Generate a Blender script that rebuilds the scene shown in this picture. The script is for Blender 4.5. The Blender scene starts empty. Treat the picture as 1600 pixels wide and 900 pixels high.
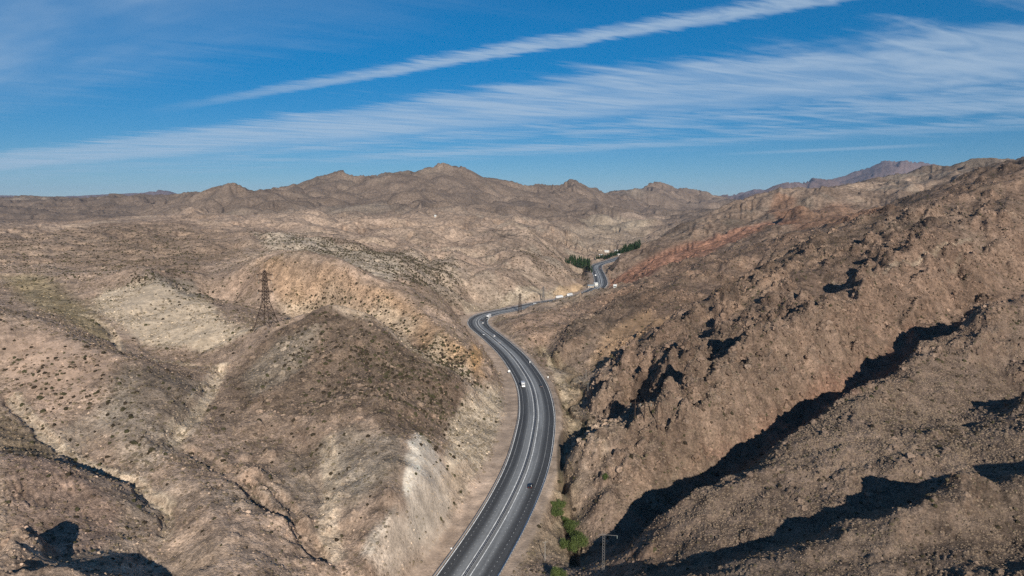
import bpy, bmesh, math, random
import numpy as np
from mathutils import Vector, Matrix

random.seed(7); rng = np.random.default_rng(7)
R = math.radians
scene = bpy.context.scene
col = scene.collection

# ------------------------------------------------------------------ camera, sky, sun
CAM_H = 125.0; PITCH = 6.84; FPX = 1067.0
cp, sp = math.cos(R(PITCH)), math.sin(R(PITCH))
cam_d = bpy.data.cameras.new('camera'); cam = bpy.data.objects.new('camera', cam_d); col.objects.link(cam)
cam.location = (0, 0, CAM_H); cam.rotation_euler = (R(90 - PITCH), 0, 0)
cam_d.sensor_width = 36; cam_d.lens = FPX / 1600 * 36; cam_d.clip_start = 1; cam_d.clip_end = 200000
scene.camera = cam

SUN_EL, SUN_AZ = 24.0, -11.0        # light travels towards SUN_AZ (degrees right of +Y)
sun_d = bpy.data.lights.new('sun', 'SUN'); sun_d.energy = 5.0; sun_d.angle = R(0.5); sun_d.color = (1.0, 0.93, 0.83)
sun = bpy.data.objects.new('sun', sun_d); col.objects.link(sun)
trav = Vector((math.sin(R(SUN_AZ)) * math.cos(R(SUN_EL)), math.cos(R(SUN_AZ)) * math.cos(R(SUN_EL)), -math.sin(R(SUN_EL))))
sun.rotation_euler = trav.to_track_quat('-Z', 'Y').to_euler(); sun.location = (100, -300, 400)

scene.view_settings.view_transform = 'Standard'; scene.view_settings.look = 'None'
scene.view_settings.exposure = 0.2; scene.view_settings.gamma = 1.0
scene.cycles.use_denoising = False
HAZE = 2.0e-5


class NT:
    """small helper for writing node trees"""
    def __init__(s, tree): s.t = tree; s.n = tree.nodes; s.l = tree.links
    def node(s, typ, **kw):
        n = s.n.new(typ)
        for k, v in kw.items(): setattr(n, k, v)
        return n
    def put(s, sock, v):
        if isinstance(v, bpy.types.NodeSocket): s.l.new(v, sock)
        elif v is not None: sock.default_value = v
    def m(s, op, a, b=None, c=None, clamp=False):
        n = s.node('ShaderNodeMath', operation=op); n.use_clamp = clamp
        for i, v in enumerate((a, b, c)): s.put(n.inputs[i], v) if v is not None else None
        return n.outputs[0]
    def sm(s, v, a, b, c=0.0, d=1.0):
        n = s.node('ShaderNodeMapRange', interpolation_type='SMOOTHSTEP')
        for i, x in enumerate((v, a, b, c, d)): s.put(n.inputs[i], x)
        return n.outputs[0]
    def comb(s, x, y, z=0.0):
        n = s.node('ShaderNodeCombineXYZ')
        for i, v in enumerate((x, y, z)): s.put(n.inputs[i], v)
        return n.outputs[0]
    def noise(s, vec, scale, detail=4.0, rough=0.55, dist=0.0):
        n = s.node('ShaderNodeTexNoise'); s.put(n.inputs['Vector'], vec)
        n.inputs['Scale'].default_value = scale; n.inputs['Detail'].default_value = detail
        n.inputs['Roughness'].default_value = rough; n.inputs['Distortion'].default_value = dist
        return n.outputs['Fac']
    def mix(s, f, a, b, mode='MIX'):
        n = s.node('ShaderNodeMix', data_type='RGBA', blend_type=mode)
        s.put(n.inputs[0], f); s.put(n.inputs[6], a); s.put(n.inputs[7], b)
        return n.outputs[2]


def make_world():
    w = bpy.data.worlds.new('World'); scene.world = w; w.use_nodes = True
    T = NT(w.node_tree); T.n.clear()
    sky = T.node('ShaderNodeTexSky', sky_type='NISHITA'); sky.sun_disc = False
    sky.sun_elevation = R(SUN_EL); sky.sun_rotation = R(SUN_AZ + 180)
    sky.altitude = 3500; sky.air_density = 1.0; sky.dust_density = 0.0; sky.ozone_density = 4.0
    hs = T.node('ShaderNodeHueSaturation'); hs.inputs['Saturation'].default_value = 1.36
    hs.inputs['Hue'].default_value = 0.492
    T.l.new(sky.outputs[0], hs.inputs['Color'])
    tc = T.node('ShaderNodeTexCoord'); sep = T.node('ShaderNodeSeparateXYZ'); T.l.new(tc.outputs['Generated'], sep.inputs[0])
    z = T.m('MAXIMUM', sep.outputs[2], 0.012)
    a = T.m('DIVIDE', sep.outputs[0], z); b = T.m('DIVIDE', sep.outputs[1], z)
    # the cloud deck is a plane far overhead: c runs across the streaks, s along them
    c = T.m('ADD', T.m('MULTIPLY', a, 0.605), T.m('MULTIPLY', b, 0.796))
    s = T.m('ADD', T.m('MULTIPLY', a, -0.796), T.m('MULTIPLY', b, 0.605))
    soft = T.noise(T.comb(T.m('MULTIPLY', s, 0.35), T.m('MULTIPLY', c, 0.8), 3.1), 1.0, 4, 0.6)
    fib = T.noise(T.comb(T.m('MULTIPLY', T.m('ADD', s, T.m('MULTIPLY', c, 0.9)), .9), T.m('MULTIPLY', c, .55), 9.0), 1.4, 5, 0.5, 0.9)
    big = T.noise(T.comb(T.m('MULTIPLY', s, 0.12), T.m('MULTIPLY', c, 0.55), 17.0), 1.0, 5, 0.6)
    puff = T.noise(T.comb(T.m('ADD', T.m('MULTIPLY', s, 3.2), T.m('MULTIPLY', c, 1.2)), T.m('MULTIPLY', c, .75), 5.0), 1.3, 6, 0.54, .8)
    cw = T.m('ADD', c, T.m('ADD', T.m('MULTIPLY', T.m('SUBTRACT', soft, 0.5), 1.5), T.m('MULTIPLY', T.m('SUBTRACT', puff, 0.5), 1.1)))
    fringe = T.noise(T.comb(T.m('ADD', T.m('MULTIPLY', s, 2.4), T.m('MULTIPLY', c, 1.0)), T.m('MULTIPLY', c, .7), 23.0), 1.3, 8, 0.58, .6)
    tuft = T.noise(T.comb(T.m('ADD', T.m('MULTIPLY', s, 7.0), T.m('MULTIPLY', c, 3.0)), T.m('MULTIPLY', c, 2.6), 31.0), 1.2, 8, 0.62, .4)
    cw = T.m('ADD', cw, T.m('MULTIPLY', T.m('SUBTRACT', fringe, 0.5), 1.3))
    # contrail
    c1 = T.m('ADD', c, T.m('MULTIPLY', T.m('SUBTRACT', tuft, 0.5), 0.34))
    c1 = T.m('ADD', c1, T.m('MULTIPLY', T.m('SUBTRACT', soft, 0.5), 0.25))
    up = T.sm(c1, 3.40, 3.62); dn = T.sm(c1, 3.68, 3.82, 1.0, 0.0)
    trail = T.m('MULTIPLY', T.m('MULTIPLY', up, dn), T.sm(s, 3.0, 8.2, 0.92, 0.0))
    trail = T.m('MULTIPLY', trail, T.sm(tuft, 0.3, 0.62, 0.6, 1.0))
    # main cirrus band and the fainter sheets beyond it
    band = T.m('MULTIPLY', T.sm(cw, 4.2, 5.1), T.sm(cw, 6.2, 7.6, 1.0, 0.0))
    band = T.m('MULTIPLY', band, T.sm(T.m('ADD', T.m('MULTIPLY', fib, .4), T.m('MULTIPLY', puff, .6)), 0.34, 0.62, 0.5, 1.0))
    band2 = T.m('MULTIPLY', T.sm(cw, 6.4, 7.6), T.sm(cw, 9.5, 12.5, 1.0, 0.0))
    band2 = T.m('MULTIPLY', band2, T.sm(T.m('ADD', T.m('ADD', T.m('MULTIPLY', fib, 0.35), T.m('MULTIPLY', puff, 0.3)), T.m('MULTIPLY', big, 0.5)), 0.46, 0.70, 0.0, 0.85))
    band2 = T.m('MULTIPLY', band2, T.sm(s, 7.0, 16.0, 1.0, 0.45))
    c13 = T.m('ADD', c, T.m('MULTIPLY', T.m('SUBTRACT', soft, 0.5), 0.4))
    thin = T.m('MULTIPLY', T.m('MULTIPLY', T.sm(c13, 12.7, 13.2), T.sm(c13, 13.3, 13.9, 1.0, 0.0)), T.m('MULTIPLY', T.sm(s, 1.0, 2.2), T.sm(s, 3.2, 5.5, 0.6, 0.0)))
    veil = T.m('MULTIPLY', T.sm(cw, 3.3, 1.8), T.sm(T.m('ADD', T.m('MULTIPLY', big, 0.6), T.m('MULTIPLY', soft, 0.45)), 0.40, 0.66, 0.12, 0.6))
    veil = T.m('MULTIPLY', veil, T.sm(s, -0.5, 4.0, 0.1, 1.0))
    d = T.m('MAXIMUM', T.m('MULTIPLY', band, 0.74), T.m('MULTIPLY', band2, 0.72))
    d = T.m('ADD', d, T.m('MULTIPLY', T.m('SUBTRACT', 1.0, d), T.m('MULTIPLY', trail, 0.8)))
    d = T.m('ADD', d, T.m('MULTIPLY', T.m('SUBTRACT', 1.0, d), veil))
    d = T.m('ADD', d, T.m('MULTIPLY', T.m('SUBTRACT', 1.0, d), T.m('MULTIPLY', thin, 0.5)))
    d = T.m('MULTIPLY', d, T.sm(sep.outputs[2], 0.0, 0.05), clamp=True)
    el = T.sm(sep.outputs[2], -.02, .32, .62, 1.0)
    sk = T.mix(1.0, hs.outputs[0], T.comb(el, el, el), 'MULTIPLY')
    cl = T.mix(d, sk, (5.0, 6.4, 8.0, 1.0))
    bg = T.node('ShaderNodeBackground'); bg.inputs['Strength'].default_value = 0.076
    T.l.new(cl, bg.inputs['Color'])
    out = T.node('ShaderNodeOutputWorld'); T.l.new(bg.outputs[0], out.inputs[0])
make_world()

# ------------------------------------------------------------------ survey helpers: sight lines from the camera station
def ray(px, py):
    u = (px - 800) / FPX; v = (py - 450) / FPX
    return u, cp - v * sp, -(v * cp + sp)
def P(px, py, Y):
    u, f, d = ray(px, py); t = Y / f
    return (u * t, Y, CAM_H + d * t)
def G(px, py, z=0.0):
    u, f, d = ray(px, py); t = (z - CAM_H) / d
    return (u * t, f * t, z)

# ------------------------------------------------------------------ road centre line
def catmull(pts, step):
    pts = [np.array(p, float) for p in pts]; out = []
    P_ = [2 * pts[0] - pts[1]] + pts + [2 * pts[-1] - pts[-2]]
    for i in range(1, len(P_) - 2):
        p0, p1, p2, p3 = P_[i - 1:i + 3]
        n = max(2, int(np.linalg.norm(p2 - p1) / step))
        for k in range(n):
            t = k / n
            out.append(0.5 * (2 * p1 + (p2 - p0) * t + (2 * p0 - 5 * p1 + 4 * p2 - p3) * t * t + (3 * p1 - p0 - 3 * p2 + p3) * t ** 3))
    out.append(pts[-1]); return np.array(out)
def smooth_line(p, n):
    for _ in range(n): p[1:-1] = 0.25 * p[:-2] + 0.5 * p[1:-1] + 0.25 * p[2:]
    return p
road_px = [(730, 900, -6.5), (769, 840, -5), (802, 780, -3.5), (827, 720, -2), (838.5, 660, -.7), (839, 640, -.4), (831, 600, 0),
           (805, 560, 0), (786, 541, 0), (766, 524, 0), (752, 513.5, 0), (746, 506, 0), (746.5, 499, 0), (755, 493, 0), (768, 489.7, 0),
           (789, 486, 0), (812, 481.3, 0), (838, 475.3, 0), (850, 473, 0), (868, 470.5, 0), (888, 467.5, 0), (908, 462.5, 0), (926, 455, 0), (938, 445.5, 0), (938, 435, 0),
           (934, 425, 0), (931.5, 418.5, 0), (934, 414.2, 0), (941, 411.5, 0), (952, 408.3, 0), (975, 401, 0), (1000, 394, 2)]
rp = [G(*p) for p in road_px]
d0 = np.array(rp[0]) - np.array(rp[1]); rp = [tuple(np.array(rp[0]) + d0 * k) for k in (4, 2.5, 1.2)] + rp
road_c = smooth_line(catmull(rp, 4.0), 25)
seg = np.r_[0, np.cumsum(np.linalg.norm(np.diff(road_c[:, :2], axis=0), axis=1))]
NR = int(seg[-1] / 4.0); ss = np.linspace(0, seg[-1], NR)
road_c = np.stack([np.interp(ss, seg, road_c[:, k]) for k in range(3)], 1); ROAD_S = ss
tan = np.gradient(road_c[:, :2], axis=0); tan /= np.linalg.norm(tan, axis=1)[:, None]
road_nrm = np.stack([tan[:, 1], -tan[:, 0]], 1)          # to the right of travel (away from the camera)
HALF = 11.0
creek_px = [(845, 545, -6), (858, 563, -6), (880, 575, -6.5), (903, 584, -7), (888, 594, -7), (902, 603, -7.5), (912, 616, -8), (900, 627, -8),
            (886, 635, -8.5), (893, 650, -9), (912, 664, -9), (908, 680, -9.5), (884, 693, -10), (876, 720, -11), (876, 760, -12), (882, 790, -12.5), (888, 815, -13), (892, 850, -14), (900, 890, -15)]
creek = catmull([G(*p) for p in creek_px], 3.0)
d0 = creek[-1] - creek[-30]; creek = np.vstack([creek, creek[-1] + d0 * 1.5, creek[-1] + d0 * 4])

# ------------------------------------------------------------------ terrain: ridge and valley lines (pixel sight line, distance)
L = []
def ln(*pts): L.append([P(*p) for p in pts])
def lz(*pts): L.append([G(*p) for p in pts])
# left: pyramid-shaped hill beside the road
ln((400, 528, 425), (430, 508, 428), (480, 490, 430), (515, 474, 430), (540, 475, 428), (572, 496, 422), (600, 511, 418), (640, 545, 409), (680, 570, 404), (720, 592, 400), (738, 612, 398))
ln((400, 528, 425), (370, 550, 410), (345, 570, 398))
ln((520, 482, 430), (530, 540, 385), (560, 600, 345), (610, 650, 312), (650, 690, 290), (655, 740, 266), (640, 800, 243), (620, 860, 225), (600, 900, 213))
ln((480, 492, 430), (450, 560, 380), (440, 640, 330), (470, 720, 285), (520, 800, 246), (545, 870, 222))
lz((770, 625, 3), (762, 660, 3), (748, 700, 3), (735, 740, 2), (705, 800, 0), (670, 850, -2), (640, 900, -3))
ln((735, 625, 392), (715, 650, 365), (700, 690, 330))
# gully on its left
ln((190, 545, 428), (240, 563, 412), (290, 570, 405), (345, 577, 394), (322, 620, 345), (272, 690, 290), (305, 707, 282), (380, 747, 262), (440, 790, 245), (500, 862, 222), (540, 905, 212))
ln((60, 440, 640), (90, 465, 575), (130, 492, 500), (170, 515, 463), (190, 545, 428))
# rounded hill, middle left
ln((-60, 480, 430), (0, 487, 420), (60, 500, 408), (130, 530, 388), (190, 553, 375), (235, 566, 365), (285, 610, 335), (295, 655, 308), (285, 690, 292))
ln((60, 500, 408), (120, 580, 350), (170, 650, 305), (250, 720, 270), (310, 785, 233), (350, 850, 205), (400, 905, 190))
ln((-30, 600, 345), (20, 622, 328), (45, 655, 308), (80, 692, 288), (130, 727, 270), (175, 743, 261), (215, 757, 253), (232, 780, 245), (262, 797, 237), (258, 830, 222), (245, 880, 206), (240, 920, 190))
# bottom left hill
ln((-60, 690, 262), (0, 702, 255), (60, 712, 250), (120, 731, 244), (175, 752, 243), (210, 780, 236))
ln((60, 780, 222), (80, 840, 205), (150, 850, 203), (200, 890, 192))
ln((-60, 870, 168), (0, 880, 172), (35, 875, 175), (65, 885, 171), (95, 897, 161), (150, 915, 155))
ln((-40, 858, 192), (60, 874, 186), (150, 886, 182), (220, 905, 180))
# pale hill and valley behind it
ln((130, 455, 600), (180, 435, 620), (215, 420, 640), (245, 420, 635), (280, 445, 590), (320, 462, 560), (380, 492, 490), (405, 512, 448))
ln((215, 440, 600), (200, 490, 505), (190, 520, 460))
ln((300, 470, 610), (350, 462, 640), (400, 470, 600), (420, 500, 500))
# orange ridge
ln((330, 425, 700), (380, 412, 660), (430, 402, 630), (470, 405, 610), (500, 414, 595), (540, 430, 575), (580, 445, 560), (640, 472, 538), (700, 520, 482), (740, 558, 452))
ln((470, 440, 600), (520, 470, 575), (600, 500, 525), (660, 540, 470), (720, 585, 425))
back = [P(*p) for p in ((430, 508, 428), (480, 492, 430), (520, 482, 430), (545, 482, 428), (575, 500, 422), (640, 545, 409), (690, 577, 403))]
L.append([(x * 1.12, y * 1.12, z - dz) for (x, y, z), dz in zip(back, (8, 14, 18, 18, 15, 11, 8))])
ln((510, 405, 700), (560, 428, 640), (600, 440, 610), (650, 455, 590), (685, 480, 560), (708, 492, 552))
# broad slopes beyond
ln((-60, 400, 800), (0, 390, 850), (100, 375, 950), (200, 370, 1000), (300, 375, 980), (340, 390, 900))
ln((-60, 352, 1300), (0, 348, 1350), (90, 356, 1250), (160, 350, 1300), (240, 345, 1350), (330, 348, 1300), (400, 362, 1100))
ln((230, 340, 1700), (300, 325, 1900), (360, 333, 1700), (430, 340, 1600), (500, 325, 1850), (560, 345, 1500))
ln((400, 362, 1020), (450, 362, 1000), (520, 382, 900), (580, 400, 820), (640, 430, 720), (690, 465, 660), (708, 478, 700))
ln((560, 345, 1500), (600, 340, 1600), (650, 335, 1700), (690, 333, 1700), (720, 345, 1500), (790, 365, 1250), (840, 400, 1080), (868, 422, 1050), (882, 440, 1015))
ln((620, 352, 1400), (650, 390, 1050), (700, 425, 850), (735, 455, 860), (752, 472, 850))
ln((720, 345, 1500), (740, 390, 1100), (780, 430, 920), (810, 460, 880))
ln((840, 360, 1500), (860, 385, 1300), (875, 405, 1250), (880, 425, 1100))
# far valley floor and village
lz((905, 425, 3), (900, 412, 5), (925, 406, 4), (960, 398, 8), (990, 390, 14), (1010, 383, 22))
ln((905, 398, 1560), (930, 378, 1950), (980, 355, 2300), (1030, 340, 2700), (1080, 325, 3300))
ln((800, 330, 2300), (850, 345, 2000), (900, 360, 1900), (930, 390, 1650))
ln((930, 320, 3000), (900, 340, 2400), (960, 345, 2500))
# far mountains: skyline
ln((240, 327, 2500), (290, 305, 2600), (320, 296, 2600), (345, 287, 2600), (365, 285, 2600), (385, 292, 2600), (410, 298, 2700), (440, 300, 2900))
ln((410, 298, 3400), (455, 290, 3500), (480, 278, 3500), (510, 268, 3500), (535, 265, 3500), (555, 272, 3550), (570, 267, 3600), (600, 270, 3700), (640, 271, 3700), (665, 262, 3500), (690, 257, 3400), (715, 261, 3400), (735, 262, 3400), (760, 272, 3500), (800, 278, 3700), (840, 297, 4000))
ln((840, 297, 4000), (868, 281, 4000), (893, 273, 4000), (920, 282, 4200), (952, 298, 4500), (985, 292, 5200), (1025, 280, 5500), (1055, 290, 5600), (1090, 296, 5700), (1135, 302, 5800), (1160, 306, 6000))
ln((690, 257, 3400), (670, 290, 2900), (650, 315, 2400), (640, 328, 2100))
ln((535, 265, 3500), (520, 295, 2900), (500, 318, 2400))
ln((895, 279, 4000), (880, 310, 3200), (860, 335, 2500))
ln((600, 290, 3000), (590, 315, 2500), (580, 335, 2000))
ln((780, 295, 3200), (760, 325, 2500), (740, 345, 1900))
ln((1025, 284, 5500), (1000, 305, 4500), (970, 325, 3500))
ln((-60, 325, 2600), (0, 318, 2800), (60, 310, 3000), (130, 307, 3000), (160, 304, 3000), (190, 318, 2800), (210, 328, 2500))
ln((-300, 310, 12000), (-60, 303, 12000), (0, 302, 12000), (60, 306, 12000), (120, 309, 11000), (170, 302, 14000), (200, 308, 14000), (250, 301, 13000), (285, 306, 12000), (330, 310, 12000), (420, 312, 12000), (700, 312, 12000), (900, 312, 12000))
ln((1100, 318, 9000), (1140, 304, 9500), (1153, 299, 10000), (1170, 304, 10000), (1200, 306, 11000), (1236, 296, 11000), (1275, 271, 11000), (1300, 284, 11000), (1335, 281, 11500), (1375, 261, 12000), (1410, 239, 12000), (1440, 252, 12000), (1455, 247, 13000), (1480, 260, 13000), (1560, 275, 13000), (1700, 280, 13000))
ln((1275, 272, 11000), (1262, 284, 9800), (1250, 296, 8800)); ln((1410, 248, 12000), (1385, 268, 10500), (1350, 285, 9200)); ln((1410, 248, 12000), (1425, 266, 10600), (1430, 280, 9500)); ln((1455, 252, 13000), (1450, 265, 11000), (1462, 275, 9500)); ln((1335, 277, 11500), (1315, 286, 10000))
# right side: ridges one behind another
ln((925, 430, 1230), (960, 405, 1300), (1010, 377, 1400), (1060, 352, 1450), (1100, 336, 1500), (1150, 312, 1550), (1190, 300, 1580), (1215, 290, 1600), (1240, 296, 1650), (1290, 292, 1800), (1330, 283, 1900), (1390, 278, 2000), (1440, 267, 2100), (1480, 257, 2200), (1510, 255, 2250), (1540, 262, 2300), (1700, 240, 2400))
ln((842, 480, 775), (852, 474, 800), (868, 468.5, 830), (888, 464, 850), (908, 459.5, 870), (926, 455.5, 890), (945, 451, 910), (1000, 432, 960), (1060, 411, 1020), (1100, 396, 1060), (1140, 380, 1100), (1190, 356, 1180), (1250, 335, 1280), (1340, 320, 1400))
ln((940, 448, 1030), (990, 425, 1120), (1060, 398, 1180), (1140, 365, 1260), (1210, 335, 1380))
ln((1250, 360, 960), (1330, 340, 1050), (1385, 325, 1150), (1440, 300, 1400), (1500, 280, 1500))
ln((800, 500, 690), (822, 491, 730), (842, 480, 775))
ln((860, 553, 560), (890, 525, 600), (925, 497, 645), (970, 472, 690), (1015, 452, 740), (1060, 430, 800), (1150, 390, 930))
ln((830, 520, 640), (900, 495, 700), (960, 470, 760))
ln((915, 590, 500), (960, 547, 560), (1000, 522, 600), (1060, 492, 640), (1120, 458, 700), (1200, 420, 780))
ln((925, 603, 478), (960, 575, 488), (1000, 545, 510), (1060, 505, 540), (1120, 465, 580), (1200, 415, 640), (1290, 368, 720), (1390, 325, 840), (1480, 285, 960), (1545, 262, 1060), (1600, 248, 1100), (1700, 225, 1200))
ln((1046, 622, 398), (1047, 600, 412), (1045, 578, 428), (1052, 565, 448), (1100, 540, 472), (1170, 490, 515), (1250, 445, 560), (1350, 397, 620), (1450, 350, 690), (1600, 290, 800), (1700, 255, 850))
ln((1022, 600, 458), (1005, 612, 440), (985, 603, 462), (975, 625, 425)); ln((955, 600, 440), (975, 588, 436), (1000, 585, 432), (1012, 592, 428))
ln((960, 590, 475), (1010, 568, 480), (1070, 530, 505), (1150, 480, 550))
ln((925, 675, 368), (980, 659, 378), (1050, 633, 392), (1090, 606, 405), (1130, 575, 425), (1160, 548, 440), (1200, 513, 470), (1250, 487, 500), (1350, 440, 560))
ln((897, 742, 300), (900, 716, 311), (905, 692, 321), (940, 680, 321), (980, 668, 324), (1050, 640, 333), (1085, 618, 345), (1120, 595, 360), (1150, 560, 388), (1200, 520, 420), (1300, 455, 505), (1400, 410, 560), (1500, 360, 640), (1600, 320, 720))
ln((912, 745, 300), (930, 760, 292), (950, 790, 275))
ln((925, 882, 240), (1000, 842, 266), (1100, 764, 300), (1200, 707, 336), (1300, 634, 388), (1400, 577, 432), (1500, 513, 500), (1600, 442, 600), (1700, 390, 700))
ln((985, 885, 214), (1010, 862, 217), (1050, 805, 236), (1120, 765, 254), (1200, 716, 278), (1300, 643, 320), (1400, 587, 359), (1440, 560, 378), (1500, 525, 401), (1538, 482, 411), (1600, 470, 440), (1700, 440, 480))
ln((1480, 690, 280), (1520, 673, 286), (1560, 655, 292), (1600, 642, 300), (1700, 610, 315))
ln((1480, 675, 305), (1540, 650, 325), (1600, 622, 345), (1700, 580, 370))
ln((990, 905, 192), (1080, 890, 192), (1200, 853, 206), (1330, 817, 221), (1440, 792, 227), (1510, 755, 238), (1600, 744, 243), (1700, 720, 250))
ln((1080, 905, 174), (1200, 866, 184), (1330, 833, 190), (1400, 815, 194), (1440, 800, 198), (1505, 758, 210), (1600, 750, 212), (1700, 735, 220))
ln((1300, 900, 172), (1450, 882, 176), (1600, 855, 184), (1700, 840, 186))

# low ground between the ranges
for y_, zz_ in ((2000, 85), (5500, 105), (8000, 110)):
    for x_ in np.linspace(-.9, .45 if y_ > 2500 else -.2, 14): L.append([(x_ * y_, y_ * (1 + .08 * math.sin(9 * x_)), zz_)])
for x_ in np.linspace(.2, .95, 10): L.append([(x_ * 4500, 4500, 130)]); L.append([(x_ * 7500, 7500, 140)])
ctrl = []
def dens(poly, step=0.035):
    for a, b in zip(poly[:-1], poly[1:]):
        a = np.array(a); b = np.array(b)
        ra, rb = np.hypot(*a[:2]), np.hypot(*b[:2])
        d = math.hypot(math.log(rb / ra), math.atan2(b[0], b[1]) - math.atan2(a[0], a[1]))
        n = max(1, int(round(d / step)))
        for k in range(n): ctrl.append(a + (b - a) * k / n)
    ctrl.append(np.array(poly[-1]))
for poly in L: dens(poly)
dens([tuple(p) for p in road_c[::8]], 0.05)
for off in (-15, 14):
    q = road_c.copy(); q[:, :2] += road_nrm * off; dens([tuple(p) for p in q[::8]], 0.06)
dens([tuple(p) for p in creek[::6]], 0.05)
ct = np.gradient(creek[:, :2], axis=0); ct /= np.linalg.norm(ct, axis=1)[:, None]; kc = int(np.argmin(np.abs(creek[:, 1] - 372)))
q = creek.copy(); q[:, :2] += np.stack([ct[:, 1], -ct[:, 0]], 1) * 11; q[:, 2] += .8; dens([tuple(p) for p in q[2:kc:9]], 0.08)
q = creek.copy(); q[:, :2] -= np.stack([ct[:, 1], -ct[:, 0]], 1) * 8; q[:, 2] += .6; dens([tuple(p) for p in q[2:kc:9]], 0.08)
def pol(az, r, z): ctrl.append(np.array((r * math.sin(R(az)), r * math.cos(R(az)), z)))
for az in range(48, 316, 12):
    side = 1 if az < 180 else 0
    pol(az, 110, 45 if side else 34); pol(az, 260, 62 if side else 40); pol(az, 600, 120 if side else 60)
    pol(az, 1500, 220 if side else 95); pol(az, 5000, 300 if side else 180)
for az in (-36, -24, -12, 0, 12, 24, 36):
    pol(az, 110, 36 if abs(az) > 20 else 14); pol(az, 60, 34)
for az in range(0, 360, 10): pol(az, 24000, 120); pol(az, 30000, 120)
for az in np.arange(-50, 56, 2.5): pol(az, 17500, 80)
ctrl = np.array(ctrl)
# drop near-duplicate control points
key = np.stack([np.round(np.arctan2(ctrl[:, 0], ctrl[:, 1]) / 0.008), np.round(np.log(np.hypot(ctrl[:, 0], ctrl[:, 1])) / 0.008)], 1)
_, iu = np.unique(key, axis=0, return_index=True); ctrl = ctrl[np.sort(iu)]

# ------------------------------------------------------------------ terrain grid (denser towards the viewpoint)
TH = np.concatenate([np.linspace(-180, -44, 90, endpoint=False), np.linspace(-44, 44, 1060, endpoint=False), np.linspace(44, 180, 90, endpoint=False)])
TH = np.radians(TH)
RR = np.exp(np.concatenate([np.linspace(math.log(6), math.log(120), 40, endpoint=False), np.linspace(math.log(120), math.log(1500), 640, endpoint=False),
                            np.linspace(math.log(1500), math.log(6500), 300, endpoint=False), np.linspace(math.log(6500), math.log(30000), 90)]))
NT_, NRr = len(TH), len(RR)
f32 = np.float32
def rbf_fit(c):
    th = np.arctan2(c[:, 0], c[:, 1]); lr = np.log(np.hypot(c[:, 0], c[:, 1])); val = c[:, 2] / (np.exp(lr) + 300)
    q = np.stack([np.sin(th), np.cos(th), lr], 1)
    D = np.sqrt(((q[:, None] - q[None]) ** 2).sum(-1) + 0.017 ** 2)
    n = len(q); A = np.zeros((n + 1, n + 1)); A[:n, :n] = D - np.diag(np.where(np.exp(lr) < 900, 0.0035, np.where(np.exp(lr) > 7000, .004, 0.0005))); A[:n, n] = A[n, :n] = 1
    w = np.linalg.solve(A, np.r_[val, 0]); return q.astype(f32), w.astype(f32)
cq, cw_ = rbf_fit(ctrl)
# evaluate on every second grid line, then interpolate
it = np.unique(np.r_[np.arange(0, NT_, 2), NT_ - 1]); ir = np.unique(np.r_[np.arange(0, NRr, 2), NRr - 1])
gs = np.stack([np.repeat(np.sin(TH[it])[:, None], len(ir), 1), np.repeat(np.cos(TH[it])[:, None], len(ir), 1), np.repeat(np.log(RR[ir])[None], len(it), 0)], -1).reshape(-1, 3).astype(f32)
zz = np.empty(len(gs), f32); c2 = (cq ** 2).sum(1)
for k in range(0, len(gs), 20000):
    g = gs[k:k + 20000]
    d2 = (g ** 2).sum(1)[:, None] + c2[None] - 2 * g @ cq.T
    zz[k:k + 20000] = np.sqrt(np.maximum(d2, 0) + f32(0.017 ** 2)) @ cw_[:-1] + cw_[-1]
zz = zz.reshape(len(it), len(ir)) * (RR[ir] + 300)[None]
tmp = np.stack([np.interp(np.arange(NRr), ir, row) for row in zz])
Z = np.stack([np.interp(np.arange(NT_), it, tmp[:, j]) for j in range(NRr)], 1).astype(f32)
RRg = np.repeat(RR[None], NT_, 0).astype(f32); THg = np.repeat(TH[:, None], NRr, 1).astype(f32)
X = (np.sin(TH)[:, None] * RR[None]).astype(f32); Y = (np.cos(TH)[:, None] * RR[None]).astype(f32)
INV = (np.abs(TH) < R(46))

def hsh(ix, iy, seed):
    h = (ix.astype(np.int64) * 374761393 + iy.astype(np.int64) * 668265263 + seed * 974634777) & 0xffffffff
    h = ((h ^ (h >> 13)) * 1274126177) & 0xffffffff
    return (h ^ (h >> 16))
def perlin(x, y, seed=0):
    ix = np.floor(x).astype(np.int32); iy = np.floor(y).astype(np.int32); fx = (x - ix).astype(f32); fy = (y - iy).astype(f32)
    u = fx * fx * fx * (fx * (fx * 6 - 15) + 10); v = fy * fy * fy * (fy * (fy * 6 - 15) + 10)
    def g(dx, dy):
        a = (hsh(ix + dx, iy + dy, seed) & 0xffff).astype(f32) * f32(2 * math.pi / 65536)
        return np.cos(a) * (fx - dx) + np.sin(a) * (fy - dy)
    a = g(0, 0); b = g(1, 0); c = g(0, 1); d = g(1, 1)
    return ((a + (b - a) * u) + ((c + (d - c) * u) - (a + (b - a) * u)) * v) * f32(1.5)
def win(L_, lo, hi):
    """weight of a feature size against the local grid spacing"""
    q = L_ / RRg
    return np.clip((q - lo) / lo, 0, 1) * np.clip((hi - q) / (hi * 0.5), 0, 1)
def grad(Z_):
    dr = np.gradient(Z_, axis=1) / np.gradient(RRg, axis=1); dt = np.gradient(Z_, axis=0) / np.gradient(THg, axis=0) / RRg
    s, c = np.sin(THg), np.cos(THg)
    return dr * s + dt * c, dr * c - dt * s
def sstep(x, a, b):
    t = np.clip((x - a) / (b - a), 0, 1); return t * t * (3 - 2 * t)

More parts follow.
